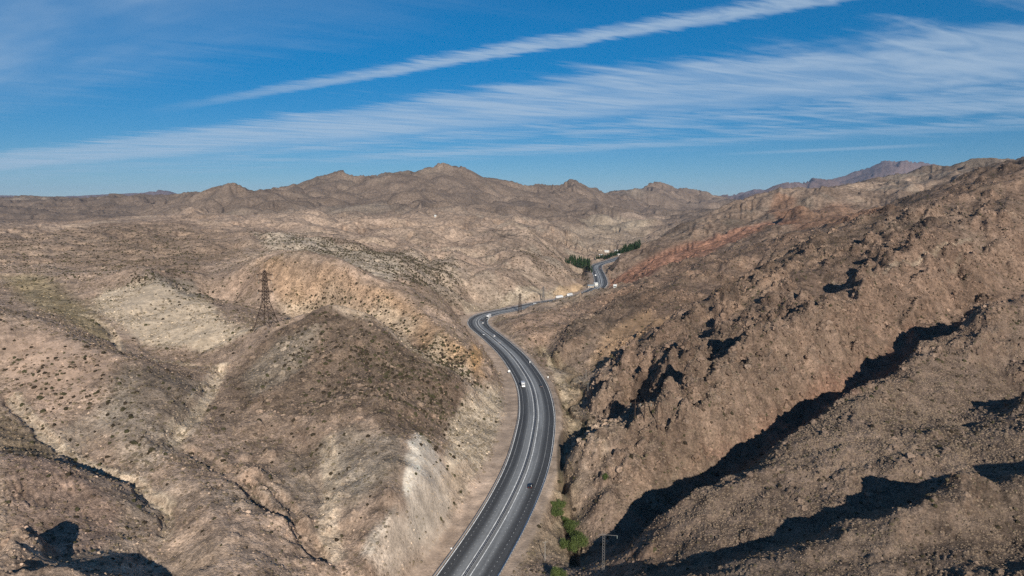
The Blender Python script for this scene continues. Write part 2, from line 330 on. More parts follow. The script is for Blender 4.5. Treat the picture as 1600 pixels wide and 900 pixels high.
# distance to road and creek (near cells only)
def dist_line(line, maxd, xs=None, ys=None):
    xs = X if xs is None else xs; ys = Y if ys is None else ys
    D = np.full(xs.shape, 1e4, f32); S = np.zeros(xs.shape, f32); K = np.zeros(xs.shape, f32)
    for i in range(len(line) - 1):
        a = line[i, :2]; b = line[i + 1, :2]; lo = np.minimum(a, b) - maxd; hi = np.maximum(a, b) + maxd
        if xs.ndim == 2:
            r0 = max(np.hypot(*((a + b) / 2)) - maxd * 1.5, 1); r1 = np.hypot(*((a + b) / 2)) + maxd * 1.5
            tm = math.atan2((a + b)[0], (a + b)[1]); dt = math.asin(min(1, maxd * 1.5 / r0)) if r0 > maxd * 1.5 else math.pi
            j0, j1 = np.searchsorted(RR, [r0, r1]); i0, i1 = np.searchsorted(TH, [tm - dt, tm + dt])
            sl = (slice(i0, i1), slice(j0, j1))
        else: sl = slice(None)
        x = xs[sl] - a[0]; y = ys[sl] - a[1]; ab = b - a; l2 = (ab ** 2).sum()
        if x.size == 0 or l2 == 0: continue
        t = np.clip((x * ab[0] + y * ab[1]) / l2, 0, 1); dx = x - t * ab[0]; dy = y - t * ab[1]; d = np.hypot(dx, dy)
        m = d < D[sl]; sd = np.sign(x * ab[1] - y * ab[0])
        D[sl] = np.where(m, d, D[sl]); S[sl] = np.where(m, sd, S[sl]); K[sl] = np.where(m, i + t, K[sl])
    return D, S, K
RD, RS, RK = dist_line(road_c, 70.0)
CD, CS, CK = dist_line(creek, 25.0)
road_z = np.interp(RK, np.arange(len(road_c)), road_c[:, 2]).astype(f32)
creek_z = np.interp(CK, np.arange(len(creek)), creek[:, 2]).astype(f32)
inner = np.where(RS < 0, 17.0, 13.5)
flat = 1 - sstep(RD, inner, inner + np.where(RS < 0, 12, 6))         # 1 on the road bench

# sideways variation of the large form
keep = np.clip(1 - flat, 0, 1)
amp_l = 1.0 - 0.55 * sstep(-THg, 0.1, 0.3) * sstep(RRg, 1600, 300)
for k, L_ in enumerate((2000, 1000, 500, 250, 120, 60, 30)):
    w = win(L_, 0.012, 0.13) * (1 + .8 * sstep(RRg, 500, 800) * (1 - sstep(RRg, 1400, 2200)) * (THg < .1) - .45 * sstep(RRg, 1800, 3000))
    if w.max() > 0: Z += (perlin(X / L_ + 3.7 * k, Y / L_ + 1.3 * k, 11 + k) * L_ * 0.034 * w * keep).astype(f32)

# rounded hills with sharp little valleys between them, growing with distance from the road
hill = keep * sstep(RRg, 520, 1000) * (1 - .55 * sstep(THg, .1, .25) * (1 - sstep(RRg, 1500, 2500))) * (1 - .55 * sstep(-THg, .22, .4) * (1 - sstep(RRg, 1500, 2300))) * (1 - .3 * sstep(RRg, 2000, 2800)) * (1 - .45 * sstep(-THg, .42, .55))
hx = X + perlin(X / 260, Y / 260, 41) * 60; hy = Y + perlin(X / 260, Y / 260, 42) * 60
for k, L_ in enumerate((1500, 700, 340, 170, 85)):
    w = win(L_, 0.024, 0.24) * hill
    Z += ((np.abs(perlin(hx / L_ + 5.1 * k, hy / L_ + 2.3 * k, 44 + k)) - .40) * L_ * .15 * w).astype(f32)
def erosion(Zb, octs, strength, mask):
    gx, gy = grad(Zb); gx = gx.astype(f32); gy = gy.astype(f32); out = np.zeros_like(Zb)
    for k, L_ in enumerate(octs):
        w = win(L_, 0.016, 0.19) * mask
        idx = np.where((w > 0.01) & INV[:, None])
        if len(idx[0]) == 0: continue
        x = X[idx] / L_; y = Y[idx] / L_; ax = gx[idx]; ay = gy[idx]; sl = np.hypot(ax, ay) + 1e-5
        sx = -ay / sl; sy = ax / sl
        ix = np.floor(x).astype(np.int32); iy = np.floor(y).astype(np.int32)
        hs = np.zeros(len(x), f32); ds = np.zeros(len(x), f32); ws = np.zeros(len(x), f32) + .03
        for dx in (-1, 0, 1):
            for dy in (-1, 0, 1):
                h = hsh(ix + dx, iy + dy, 50 + k)
                qx = x - (ix + dx) - (h & 255).astype(f32) / 255; qy = y - (iy + dy) - ((h >> 8) & 255).astype(f32) / 255
                wt = np.maximum(0, 1 - (qx * qx + qy * qy)) ** 2; ph = (qx * sx + qy * sy) * f32(2 * math.pi * 0.9) + ((h >> 16) & 255).astype(f32) * f32(0.02)
                hs += np.cos(ph) * wt; ds += -np.sin(ph) * wt; ws += wt
        hs /= ws; ds /= ws
        a = np.minimum(sl * 1.5, .55) * strength * L_ * w[idx]
        out[idx] += a * (hs - (.35 + .4 * sstep(RRg[idx], 1100, 2600))) * 0.5
        gx[idx] += (ds * sx * a * 2.8 / L_).astype(f32); gy[idx] += (ds * sy * a * 2.8 / L_).astype(f32)
    return out
Z += erosion(Z, (900, 450, 220, 110, 55, 28, 14, 7), 0.125, keep * (1 + .45 * sstep(RRg, 600, 1200) + .2 * sstep(RRg, 1800, 3000)))

# ------------------------------------------------------------------ sampling and sight-line hits
lRR = np.log(RR)
def height(x, y, Zs=None):
    Zs = Z if Zs is None else Zs
    x = np.asarray(x, float); y = np.asarray(y, float)
    i = np.interp(np.arctan2(x, y), TH, np.arange(NT_)); j = np.interp(np.log(np.maximum(np.hypot(x, y), 6.01)), lRR, np.arange(NRr))
    i0 = np.clip(i.astype(int), 0, NT_ - 2); j0 = np.clip(j.astype(int), 0, NRr - 2); a = i - i0; b = j - j0
    return (Zs[i0, j0] * (1 - a) + Zs[i0 + 1, j0] * a) * (1 - b) + (Zs[i0, j0 + 1] * (1 - a) + Zs[i0 + 1, j0 + 1] * a) * b
TS = np.exp(np.arange(math.log(70), math.log(32000), 0.0025))
def hit(px, py):
    u, f, d = ray(px, py); x = u * TS; y = f * TS; z = CAM_H + d * TS
    h = height(x, y); k = np.where(z < h)[0]
    if len(k) == 0: return hit(px, py + 2)                       # just above the skyline: take the crest below
    k = max(1, k[0]); g0 = z[k - 1] - h[k - 1]; g1 = z[k] - h[k]; t = np.clip(g0 / (g0 - g1 + 1e-9), 0, 1)
    return np.array((x[k - 1] + (x[k] - x[k - 1]) * t, y[k - 1] + (y[k] - y[k - 1]) * t))

wx = X + (perlin(X / (RRg * .06 + 6), Y / (RRg * .06 + 6), 91) * RRg * 0.014).astype(f32)
wy = Y + (perlin(X / (RRg * .06 + 6) + 40, Y / (RRg * .06 + 6), 92) * RRg * 0.014).astype(f32)
# smooth ring scale breaks are hidden by a second, fixed-size warp
wx += perlin(X / 9, Y / 9, 93) * 1.6; wy += perlin(X / 9, Y / 9, 94) * 1.6
def poly_mask(pix, soft=10):
    w = np.array([hit(*p) for p in pix]); r = np.hypot(w[:, 0], w[:, 1]); th = np.arctan2(w[:, 0], w[:, 1])
    j0, j1 = np.searchsorted(RR, [r.min() * .85, r.max() * 1.18]); i0, i1 = np.searchsorted(TH, [th.min() - .05, th.max() + .05])
    sl = (slice(i0, i1), slice(j0, j1)); x = wx[sl]; y = wy[sl]; D = np.full(x.shape, 1e9, f32); ins = np.zeros(x.shape, bool)
    sr = RRg[sl] * (soft / FPX)
    for a, b in zip(w, np.roll(w, -1, 0)):
        ab = b - a; t = np.clip(((x - a[0]) * ab[0] + (y - a[1]) * ab[1]) / ((ab ** 2).sum() + 1e-9), 0, 1)
        D = np.minimum(D, np.hypot(x - a[0] - t * ab[0], y - a[1] - t * ab[1]))
        c = ((a[1] > y) != (b[1] > y)) & (x < (b[0] - a[0]) * (y - a[1]) / (b[1] - a[1] + 1e-9) + a[0]); ins ^= c
    return sl, sstep(np.where(ins, D, -D) / sr, -1, 1).astype(f32)
def path_mask(pix, width):
    w = np.array([hit(*p) for p in pix]); w = catmull(np.c_[w, np.zeros(len(w))], 6.0)
    D, S, K = dist_line(w, width * 4); return 1 - sstep(D, width * .5, width * 1.3)

# ------------------------------------------------------------------ rock zones (relief) ------------------------------------
rock = np.zeros_like(Z)
rock += 0.85 * sstep(THg, 0.08, 0.16) * (1 - .6 * sstep(RRg, 700, 1500) - .3 * sstep(RRg, 1500, 2500)) * np.clip(1.3 * perlin(X / 45, Y / 45, 61) + .5 * perlin(X / 16, Y / 16, 62) + 0.38, 0, 1)
for pix, a in (([(885, 690), (930, 640), (1000, 560), (1060, 560), (1140, 520), (1200, 470), (1230, 500), (1130, 620), (1060, 680), (960, 700), (900, 760)], 1.0),
               ([(850, 560), (920, 490), (1010, 450), (1040, 460), (960, 520), (890, 580)], .75),
               ([(890, 692), (980, 655), (1060, 640), (1085, 700), (1000, 780), (930, 800), (896, 760)], .7), ([(1070, 670), (1150, 560), (1300, 460), (1500, 400), (1500, 430), (1350, 530), (1180, 660)], .65), ([(1290, 530), (1350, 500), (1380, 540), (1300, 580)], .9), ([(1350, 370), (1420, 340), (1470, 350), (1440, 400), (1370, 400)], .9),
               ([(1520, 470), (1560, 470), (1560, 560), (1500, 560)], .9), ([(985, 890), (1010, 850), (1080, 800), (1100, 830), (1020, 900)], .8),
               ([(1180, 720), (1300, 640), (1450, 560), (1460, 590), (1320, 680), (1200, 740)], .6),
               ([(340, 720), (420, 740), (500, 830), (530, 900), (440, 900), (370, 790)], .45), ([(0, 870), (60, 860), (120, 900), (0, 900)], 1.0),
               ([(1180, 300), (1215, 285), (1260, 300), (1210, 340)], .35), ([(1480, 270), (1540, 255), (1560, 270), (1500, 300)], .9),
               ([(1280, 840), (1440, 790), (1520, 750), (1540, 790), (1430, 840), (1300, 880)], .7), ([(520, 484), (575, 500), (640, 545), (735, 610), (700, 670), (560, 700), (400, 660), (350, 590), (430, 512)], .38), ([(470, 770), (560, 760), (600, 840), (540, 890), (480, 860)], .3)):
    sl, m = poly_mask(pix, 25); rock[sl] = np.maximum(rock[sl], m * a)
CR = np.zeros_like(Z); rock *= np.where(THg > .05, .5 + .5 * sstep(RRg, 290, 400), 1)
rock *= keep
ua = X * math.sin(R(50)) + Y * math.cos(R(50)); ub = X * math.cos(R(50)) - Y * math.sin(R(50))     # along / across the right-hand spurs
def ridged(L_, seed, st):
    q = perlin(ua / (L_ * st) + seed, ub / L_, seed); return 1 - 2.2 * np.sqrt(q * q + .004)
KNOBS = ((1040, 600, 9, 7), (1085, 622, 7, 5), (1120, 612, 8, 5), (1150, 640, 7, 4.5), (985, 590, 7, 5), (960, 640, 7, 4), (1170, 545, 9, 5), (1325, 520, 9, 5), (1300, 545, 7, 4), (1075, 560, 8, 5), (1130, 560, 7, 4), (1395, 372, 16, 8), (1370, 385, 12, 6), (1210, 480, 9, 4), (1540, 484, 7, 7), (1010, 607, 15, -8), (1044, 598, 9, 6), (978, 655, 9, -4), (1078, 629, 9, -4), (1135, 573, 12, -5), (1100, 600, 9, -3), (1178, 532, 12, -5), (995, 638, 8, -4), (1380, 547, 10, -4), (1536, 505, 6, 4), (1010, 868, 4, 3), (1245, 335, 20, 8), (1430, 345, 18, 7), (925, 705, 6, 3), (1505, 762, 5, 1.5))
kr = random.Random(12); KN = list(KNOBS)
for _ in range(210):
    px = kr.uniform(930, 1590); py = 690 - .52 * (px - 930) + kr.uniform(-120, 85); KN.append((px, py, kr.uniform(3, 10), kr.uniform(1.6, 4.8)))
for _ in range(26): KN.append((kr.uniform(1050, 1590), kr.uniform(640, 890), kr.uniform(1.5, 3.2), kr.uniform(.4, 1.0)))
for _ in range(30): KN.append((kr.uniform(360, 640), kr.uniform(500, 880), kr.uniform(2, 5), kr.uniform(.5, 1.1)))
for px, py, rad, hh in KN:
    w_ = hit(px, py); r_ = float(np.hypot(*w_)); t_ = math.atan2(*w_); dt = rad * 3.4 / r_
    i0, i1 = np.searchsorted(TH, [t_ - dt, t_ + dt]); j0, j1 = np.searchsorted(RR, [r_ - rad * 3.4, r_ + rad * 3.4]); sl = (slice(i0, i1), slice(j0, j1))
    q = np.hypot(X[sl] - w_[0], Y[sl] - w_[1]) / rad + perlin(X[sl] / (rad * .6), Y[sl] / (rad * .6), 66) * .45
    Z[sl] += (hh * (1 - sstep(q, .3, 1.2)) * keep[sl]).astype(f32); rock[sl] = np.maximum(rock[sl], (.95 if hh > 1.2 else .3) * (.55 if r_ < 330 else 1) * (1 - sstep(q, .8, 2.0)))
relief = np.zeros_like(Z); prev = np.ones_like(Z)
for k, L_ in enumerate((46, 24, 12, 6.5, 3.4, 1.9)):
    w = win(L_, 0.0038, 0.5); q = ridged(L_, 70 + k, 2.4 if L_ > 10 else 1.6)
    relief += (q * prev * L_ * (.10 if L_ > 20 else .15) * w * rock).astype(f32); prev = np.clip(.35 + q, .25, 1.2)
Z += relief * 1.3
# small knobs and hollows everywhere
for k, L_ in enumerate((16, 8, 4, 2.2)):
    Z += (perlin(X / L_, Y / L_, 80 + k) * L_ * 0.035 * win(L_, 0.005, 0.5) * keep * (0.55 + 0.8 * sstep(THg, 0.02, 0.2))).astype(f32)
# washes cut into the valley floors
for pix, wd, dp in (([(345, 577), (322, 618), (300, 650), (272, 690), (305, 707), (340, 725), (380, 747)], 5, 2.2), ([(380, 747), (415, 790), (440, 800), (480, 845), (500, 870)], 4, 3.0),
                    ([(10, 618), (45, 655), (80, 692), (130, 727), (175, 743), (215, 757), (232, 780), (262, 797), (258, 830)], 3.2, 1.8), ([(130, 492), (170, 515), (190, 548), (240, 563), (290, 570), (345, 577)], 3, 1.5),
                    ([(395, 740), (440, 775), (470, 820)], 3, 2.0), ([(560, 430), (600, 445), (640, 455)], 6, 2.0), ([(440, 640), (480, 720), (510, 780)], 3, 1.0), ([(610, 560), (680, 640)], 3, 1.2), ([(560, 540), (620, 640), (640, 680)], 3, 1.0)):
    w_ = np.array([hit(*p) for p in pix]); w_ = catmull(np.c_[w_, np.zeros(len(w_))], 6.0); D_, S_, K_ = dist_line(w_, wd * 5)
    D_ = np.abs(D_ + perlin(X / 9, Y / 9, 95) * 1.5); Z -= (dp * (1 - sstep(D_, wd * .35, wd * 1.1)) * (1 - flat)).astype(f32)
# road bench and creek bed
bench = road_z - 0.25 + np.where(RD > 12.5, perlin(X / 6, Y / 6, 33) * 0.25, 0)
Z = (Z * (1 - flat) + bench * flat).astype(f32)
ck = 1 - sstep(CD, .9, 2.6)
Z = (Z - ck * 2.6 * (1 - flat)).astype(f32)

# ------------------------------------------------------------------ ground colour (mineral colour of the soil, by place; one shaded flank painted darker)
def C(*c): return np.array(c, f32)
TAN, BROWN, PALE, WHITE, GREY = C(.245, .182, .136), C(.108, .080, .059), C(.36, .295, .215), C(.50, .45, .37), C(.205, .178, .140)
ORANGE, RED, OLIVE, PURPLE, DIRT, ROCKC = C(.30, .185, .092), C(.25, .13, .078), C(.20, .165, .088), C(.15, .095, .08), C(.32, .245, .185), C(.20, .135, .095)
COL = np.empty(Z.shape + (3,), f32); COL[:] = TAN; GRAIN = np.ones_like(Z)
def blend(m, c, sl=(slice(None), slice(None))): COL[sl] += (c - COL[sl]) * m[..., None]
n1 = perlin(X / 130, Y / 130, 101) + .5 * perlin(X / 55, Y / 55, 102); n2 = perlin(X / 900, Y / 900, 103) + .5 * perlin(X / 350, Y / 350, 104)
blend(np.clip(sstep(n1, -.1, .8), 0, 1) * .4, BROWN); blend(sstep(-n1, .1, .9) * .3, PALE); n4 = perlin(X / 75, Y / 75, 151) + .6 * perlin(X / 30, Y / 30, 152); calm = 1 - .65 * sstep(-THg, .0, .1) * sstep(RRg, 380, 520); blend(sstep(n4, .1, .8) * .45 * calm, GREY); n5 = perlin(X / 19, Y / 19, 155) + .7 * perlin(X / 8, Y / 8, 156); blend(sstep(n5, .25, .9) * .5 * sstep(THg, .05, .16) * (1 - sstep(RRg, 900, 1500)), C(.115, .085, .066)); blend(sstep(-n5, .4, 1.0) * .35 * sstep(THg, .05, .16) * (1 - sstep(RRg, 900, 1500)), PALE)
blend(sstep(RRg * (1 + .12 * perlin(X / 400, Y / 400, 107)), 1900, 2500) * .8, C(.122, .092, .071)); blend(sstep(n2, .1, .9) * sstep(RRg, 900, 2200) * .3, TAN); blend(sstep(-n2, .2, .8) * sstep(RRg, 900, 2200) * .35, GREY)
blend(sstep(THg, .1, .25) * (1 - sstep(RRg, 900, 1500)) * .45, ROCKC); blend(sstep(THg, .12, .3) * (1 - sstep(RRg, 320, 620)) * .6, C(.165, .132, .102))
PATCH = [
    ([(140, 353), (240, 346), (330, 346), (350, 385), (320, 430), (250, 425), (190, 405)], C(.158, .115, .086), .65, 14), ([(400, 340), (500, 325), (580, 342), (560, 362), (430, 356)], C(.28, .215, .16), .55, 10), ([(600, 342), (700, 336), (760, 362), (690, 385), (610, 370)], C(.27, .205, .15), .5, 10), ([(0, 335), (160, 338), (230, 345), (120, 352), (0, 348)], C(.17, .125, .095), .5, 8),
    ([(745, 610), (785, 605), (790, 660), (765, 720), (720, 790), (690, 800), (700, 700), (735, 640)], C(.37, .31, .235), .75, 12),
    ([(690, 660), (740, 622), (752, 640), (700, 690)], C(.40, .335, .25), .7, 6), ([(700, 680), (745, 655), (742, 672), (700, 700)], BROWN, .55, 6),
    ([(520, 482), (575, 500), (640, 545), (735, 610), (690, 680), (620, 690), (560, 640), (470, 650), (380, 640), (350, 590), (430, 512)], BROWN, .9, 10),
    ([(350, 590), (470, 650), (600, 690), (560, 780), (470, 740), (380, 730), (300, 690)], BROWN, .35, 25),
    ([(640, 690), (660, 680), (700, 740), (705, 800), (680, 850), (640, 850), (640, 780)], WHITE, .75, 9),
    ([(635, 690), (655, 685), (660, 760), (650, 800), (636, 770)], WHITE, .8, 6),
    ([(600, 820), (650, 800), (700, 815), (670, 880), (600, 905), (575, 870)], WHITE, .6, 12),
    ([(700, 660), (735, 625), (770, 630), (775, 680), (745, 740), (690, 760)], PALE, .85, 10),
    ([(735, 612), (780, 600), (790, 650), (770, 680), (735, 640)], PALE, .6, 10),
    ([(520, 670), (620, 680), (640, 720), (560, 790), (510, 740)], GREY, .55, 18),
    ([(430, 530), (500, 510), (470, 570), (400, 620), (380, 590)], GREY, .5, 14),
    ([(400, 405), (470, 405), (560, 440), (640, 475), (720, 540), (755, 590), (700, 575), (620, 520), (560, 490), (450, 480), (400, 440)], ORANGE, .42, 14),
    ([(430, 470), (520, 450), (600, 480), (650, 500), (570, 500), (520, 480)], PALE, .5, 12),
    ([(600, 510), (680, 520), (730, 560), (740, 600), (680, 570)], PALE, .6, 10),
    ([(735, 530), (748, 545), (752, 570), (742, 585), (733, 560)], ORANGE, .85, 5),
    ([(690, 535), (740, 560), (760, 590), (745, 600), (700, 565)], ORANGE, .4, 8),
    ([(170, 450), (240, 435), (330, 470), (400, 515), (330, 545), (230, 540), (180, 500), (140, 480)], PALE, .9, 12),
    ([(230, 425), (300, 440), (340, 470), (290, 465), (240, 450)], GREY, .7, 8),
    ([(0, 430), (80, 430), (150, 490), (190, 540), (120, 510), (40, 470)], OLIVE, .6, 14),
    ([(0, 500), (120, 535), (190, 560), (130, 620), (60, 660), (0, 600)], C(.27, .195, .145), .7, 20),
    ([(200, 570), (320, 600), (300, 670), (230, 740), (160, 660)], GREY, .55, 18), ([(210, 575), (300, 590), (310, 640), (250, 670), (220, 620)], BROWN, .5, 14),
    ([(0, 635), (60, 690), (110, 730), (0, 705)], C(.15, .115, .075), .75, 8),  # back slope of the bottom left hill: its slight shadow painted into the colour
    ([(0, 705), (120, 735), (200, 790), (180, 850), (0, 860)], C(.215, .15, .115), .7, 16),
    ([(400, 365), (540, 385), (640, 420), (600, 440), (520, 400), (420, 390)], C(.33, .285, .22), .6, 10),
    ([(540, 385), (700, 400), (720, 470), (640, 440)], C(.27, .225, .17), .5, 14),
    ([(330, 330), (500, 320), (600, 345), (560, 365), (400, 360)], TAN, .5, 14), ([(0, 360), (300, 350), (380, 390), (300, 420), (120, 420), (0, 410)], C(.19, .138, .098), .6, 20),
    ([(600, 340), (700, 335), (800, 370), (850, 410), (760, 400), (660, 370)], TAN, .4, 14),
    ([(720, 470), (800, 455), (860, 450), (900, 450), (870, 465), (760, 485), (735, 495)], PALE, .75, 6),
    ([(880, 445), (925, 444), (928, 456), (870, 468), (862, 456)], C(.42, .30, .185), .9, 3),
    ([(900, 460), (960, 435), (1040, 395), (1130, 365), (1200, 345), (1230, 335), (1250, 345), (1180, 360), (1100, 400), (1020, 425), (960, 445)], C(.36, .19, .125), .8, 12),
    ([(1215, 330), (1330, 320), (1390, 325), (1300, 355), (1230, 350)], RED, .45, 10), ([(1195, 335), (1215, 300), (1250, 305), (1260, 340), (1220, 345)], RED, .5, 6),
    ([(790, 510), (880, 478), (960, 452), (1010, 450), (930, 490), (860, 540), (820, 540)], C(.27, .18, .125), .6, 12),
    ([(950, 520), (1010, 480), (1050, 500), (1000, 530), (930, 580), (920, 570)], C(.30, .205, .125), .75, 10),
    ([(1200, 400), (1350, 345), (1300, 400), (1200, 460), (1100, 500), (1060, 505)], C(.25, .18, .125), .5, 18),
    ([(850, 560), (930, 495), (1010, 455), (1030, 465), (950, 520), (890, 575)], BROWN, .6, 8),
    ([(1360, 560), (1420, 500), (1440, 530), (1330, 620), (1180, 690), (1060, 750), (1160, 670), (1280, 610)], C(.25, .135, .092), .6, 12),
    ([(1020, 780), (1100, 720), (1090, 690), (1000, 740), (960, 800)], C(.24, .19, .135), .5, 14),
    ([(1050, 830), (1200, 730), (1320, 650), (1450, 580), (1600, 500), (1600, 740), (1400, 780), (1200, 850)], C(.198, .152, .118), .6, 20),
    ([(780, 640), (800, 720), (740, 800), (690, 870), (670, 880), (735, 760), (780, 680)], DIRT, .85, 6),
    ([(870, 590), (905, 610), (890, 640), (905, 680), (875, 690), (872, 640), (862, 600)], C(.30, .235, .15), .6, 8), ([(850, 780), (875, 700), (885, 800), (880, 870), (800, 900), (830, 830)], C(.29, .225, .155), .7, 10),
    ([(880, 350), (1050, 345), (1000, 380), (930, 395), (880, 380)], C(.25, .20, .15), .55, 12), ([(960, 335), (1060, 333), (1040, 350), (950, 345)], C(.33, .25, .19), .5, 6),
    ([(900, 340), (960, 338), (1040, 346), (1000, 360), (920, 356)], PALE, .4, 6),
]
for pix, c, a, soft in PATCH:
    sl, m = poly_mask(pix, soft); blend(m * a, c, sl)
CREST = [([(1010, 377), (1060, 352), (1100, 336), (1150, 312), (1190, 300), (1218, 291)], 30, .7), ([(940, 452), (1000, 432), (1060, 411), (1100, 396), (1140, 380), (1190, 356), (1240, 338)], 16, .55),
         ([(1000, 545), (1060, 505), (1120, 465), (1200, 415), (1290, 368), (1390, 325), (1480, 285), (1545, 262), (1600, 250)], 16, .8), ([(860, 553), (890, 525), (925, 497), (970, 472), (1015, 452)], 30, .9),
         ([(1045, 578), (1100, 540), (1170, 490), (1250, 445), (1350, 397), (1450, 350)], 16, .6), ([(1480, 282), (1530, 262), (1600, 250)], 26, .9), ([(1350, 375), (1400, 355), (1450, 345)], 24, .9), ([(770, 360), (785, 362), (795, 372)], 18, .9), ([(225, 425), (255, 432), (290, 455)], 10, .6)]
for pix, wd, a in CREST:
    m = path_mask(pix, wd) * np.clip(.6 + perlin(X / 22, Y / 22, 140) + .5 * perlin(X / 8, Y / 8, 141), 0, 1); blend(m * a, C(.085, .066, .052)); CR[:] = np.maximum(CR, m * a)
PATHS = [([(848, 548), (860, 572), (872, 592), (882, 612), (880, 650), (877, 690)], 3.0, C(.33, .265, .19), .7), ([(858, 560), (885, 590), (905, 600), (912, 612)], 2.0, C(.33, .265, .19), .6), ([(345, 577), (322, 618), (300, 650), (272, 690)], 5.0, PALE, .75), ([(20, 622), (45, 655), (80, 692), (130, 727), (175, 743), (215, 757), (232, 780), (262, 797)], 3.2, PALE, .7),
         ([(130, 492), (170, 515), (190, 548)], 3.0, PALE, .5), ([(240, 563), (290, 570), (345, 577)], 2.5, PALE, .5), ([(262, 797), (258, 840)], 3, PALE, .4),
         ([(510, 690), (520, 760), (512, 820), (525, 870)], 4.0, PALE, .55), ([(1390, 415), (1450, 395), (1515, 373)], 2.0, PALE, .7), ([(1300, 440), (1360, 425), (1400, 410)], 1.6, PALE, .5),
         ([(1480, 425), (1500, 400)], 1.4, PALE, .6), ([(600, 560), (700, 640)], 2.0, C(.19, .14, .1), .5), ([(740, 395), (800, 420), (845, 440)], 2.5, C(.29, .23, .17), .6),
         ([(640, 385), (660, 400), (690, 425), (720, 450)], 2.5, C(.29, .23, .17), .6), ([(1040, 470), (1100, 440), (1160, 405)], 2, TAN, .5), ([(690, 340), (760, 365), (800, 385)], 5, TAN, .5)]
for pix, wd, c, a in PATHS: blend(path_mask(pix, wd) * a, c)
sh = 1 - sstep(RD, inner + 1, inner + np.where(RS < 0, 7, 4))
GRAIN *= 1 - .6 * sh
for pix in ([(150, 460), (240, 440), (330, 480), (390, 515), (300, 545), (200, 530)], [(0, 505), (120, 540), (190, 560), (120, 630), (0, 600)], [(880, 445), (925, 444), (928, 456), (862, 458)], [(950, 520), (1010, 480), (1050, 500), (930, 580)], [(640, 690), (720, 720), (680, 860), (600, 890)]):
    sl, m = poly_mask(pix, 14); GRAIN[sl] *= 1 - .5 * m
blend(sh * .92, DIRT * (1 + 0.12 * perlin(X / 4, Y / 25, 120))[..., None])
blend(ck * .85, C(.05, .042, .03)); blend((1 - sstep(CD, 3, 9)) * (1 - sh) * .25, OLIVE)
# rock faces are a little redder and darker on convex steep ground
gx, gy = grad(Z); slope = np.hypot(gx, gy)
blend(sstep(slope, .75, 1.3) * .35 * (RRg < 2000), ROCKC * .95)
n3 = perlin(X / 11, Y / 11, 131) * win(11, .004, 2) + .7 * perlin(X / 4.5, Y / 4.5, 132) * win(4.5, .004, 2) + perlin(X / 40, Y / 40, 133) * .8
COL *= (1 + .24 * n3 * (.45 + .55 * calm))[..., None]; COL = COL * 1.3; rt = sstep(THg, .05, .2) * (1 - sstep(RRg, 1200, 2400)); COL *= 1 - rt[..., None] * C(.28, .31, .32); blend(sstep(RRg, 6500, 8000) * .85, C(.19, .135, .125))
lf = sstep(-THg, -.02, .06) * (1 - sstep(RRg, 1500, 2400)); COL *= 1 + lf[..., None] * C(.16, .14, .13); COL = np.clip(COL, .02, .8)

# ------------------------------------------------------------------ materials
def mat(name, colr, rough=.8, metal=0.0, var=.0, vs=2.0, spec=.3):
    m = bpy.data.materials.new(name); m.use_nodes = True; T = NT(m.node_tree); b = T.n['Principled BSDF']
    b.inputs['Roughness'].default_value = rough; b.inputs['Metallic'].default_value = metal; b.inputs['Specular IOR Level'].default_value = spec
    if var > 0:
        tc = T.node('ShaderNodeTexCoord'); n = T.noise(tc.outputs['Object'], vs, 6, .6)
        f = T.sm(n, .3, .7, 1 - var, 1 + var)
        T.l.new(T.mix(1.0, (*colr, 1), T.comb(f, f, f), 'MULTIPLY'), b.inputs['Base Color'])
    else: b.inputs['Base Color'].default_value = (*colr, 1)
    return m
def ground_material():
    m = bpy.data.materials.new('dry hillside'); m.use_nodes = True; T = NT(m.node_tree); b = T.n['Principled BSDF']
    at = T.node('ShaderNodeAttribute', attribute_name='soil'); g = T.node('ShaderNodeNewGeometry'); pos = g.outputs['Position']
    n = T.noise(pos, .16, 9, .72); nb = T.noise(pos, .012, 8, .66); nf = T.noise(pos, 1.1, 5, .7)
    f = T.m('MULTIPLY', T.sm(n, .3, .7, .52, 1.44), T.sm(nb, .32, .68, .84, 1.16)); f = T.m('MULTIPLY', f, T.sm(nf, .3, .7, .62, 1.35))
    f = T.m('ADD', 1.0, T.m('MULTIPLY', T.m('SUBTRACT', f, 1.0), at.outputs['Alpha']))
    c = T.mix(1.0, at.outputs['Color'], T.comb(f, f, f), 'MULTIPLY')
    # stones and dead scrub as a dark fine grain
    v = T.node('ShaderNodeTexVoronoi'); v.inputs['Scale'].default_value = .42; T.l.new(pos, v.inputs['Vector']); v.inputs['Randomness'].default_value = 1.0
    dk = T.m('MULTIPLY', T.sm(v.outputs['Distance'], .12, .34, 1.0, 0.0), T.sm(T.noise(pos, .05, 4, .6), .42, .62))
    c = T.mix(T.m('MULTIPLY', dk, T.m('MULTIPLY', at.outputs['Alpha'], .6)), c, (.055, .042, .028, 1))
    T.l.new(c, b.inputs['Base Color']); b.inputs['Roughness'].default_value = .95; b.inputs['Specular IOR Level'].default_value = .1
    h = T.m('ADD', T.m('MULTIPLY', n, 2.2), T.m('MULTIPLY', nf, .55))
    bp = T.node('ShaderNodeBump'); T.l.new(T.m('MULTIPLY', at.outputs['Alpha'], .85), bp.inputs['Strength']); bp.inputs['Distance'].default_value = 1.0
    T.l.new(h, bp.inputs['Height']); T.l.new(bp.outputs[0], b.inputs['Normal'])
    return m
GROUND = ground_material()

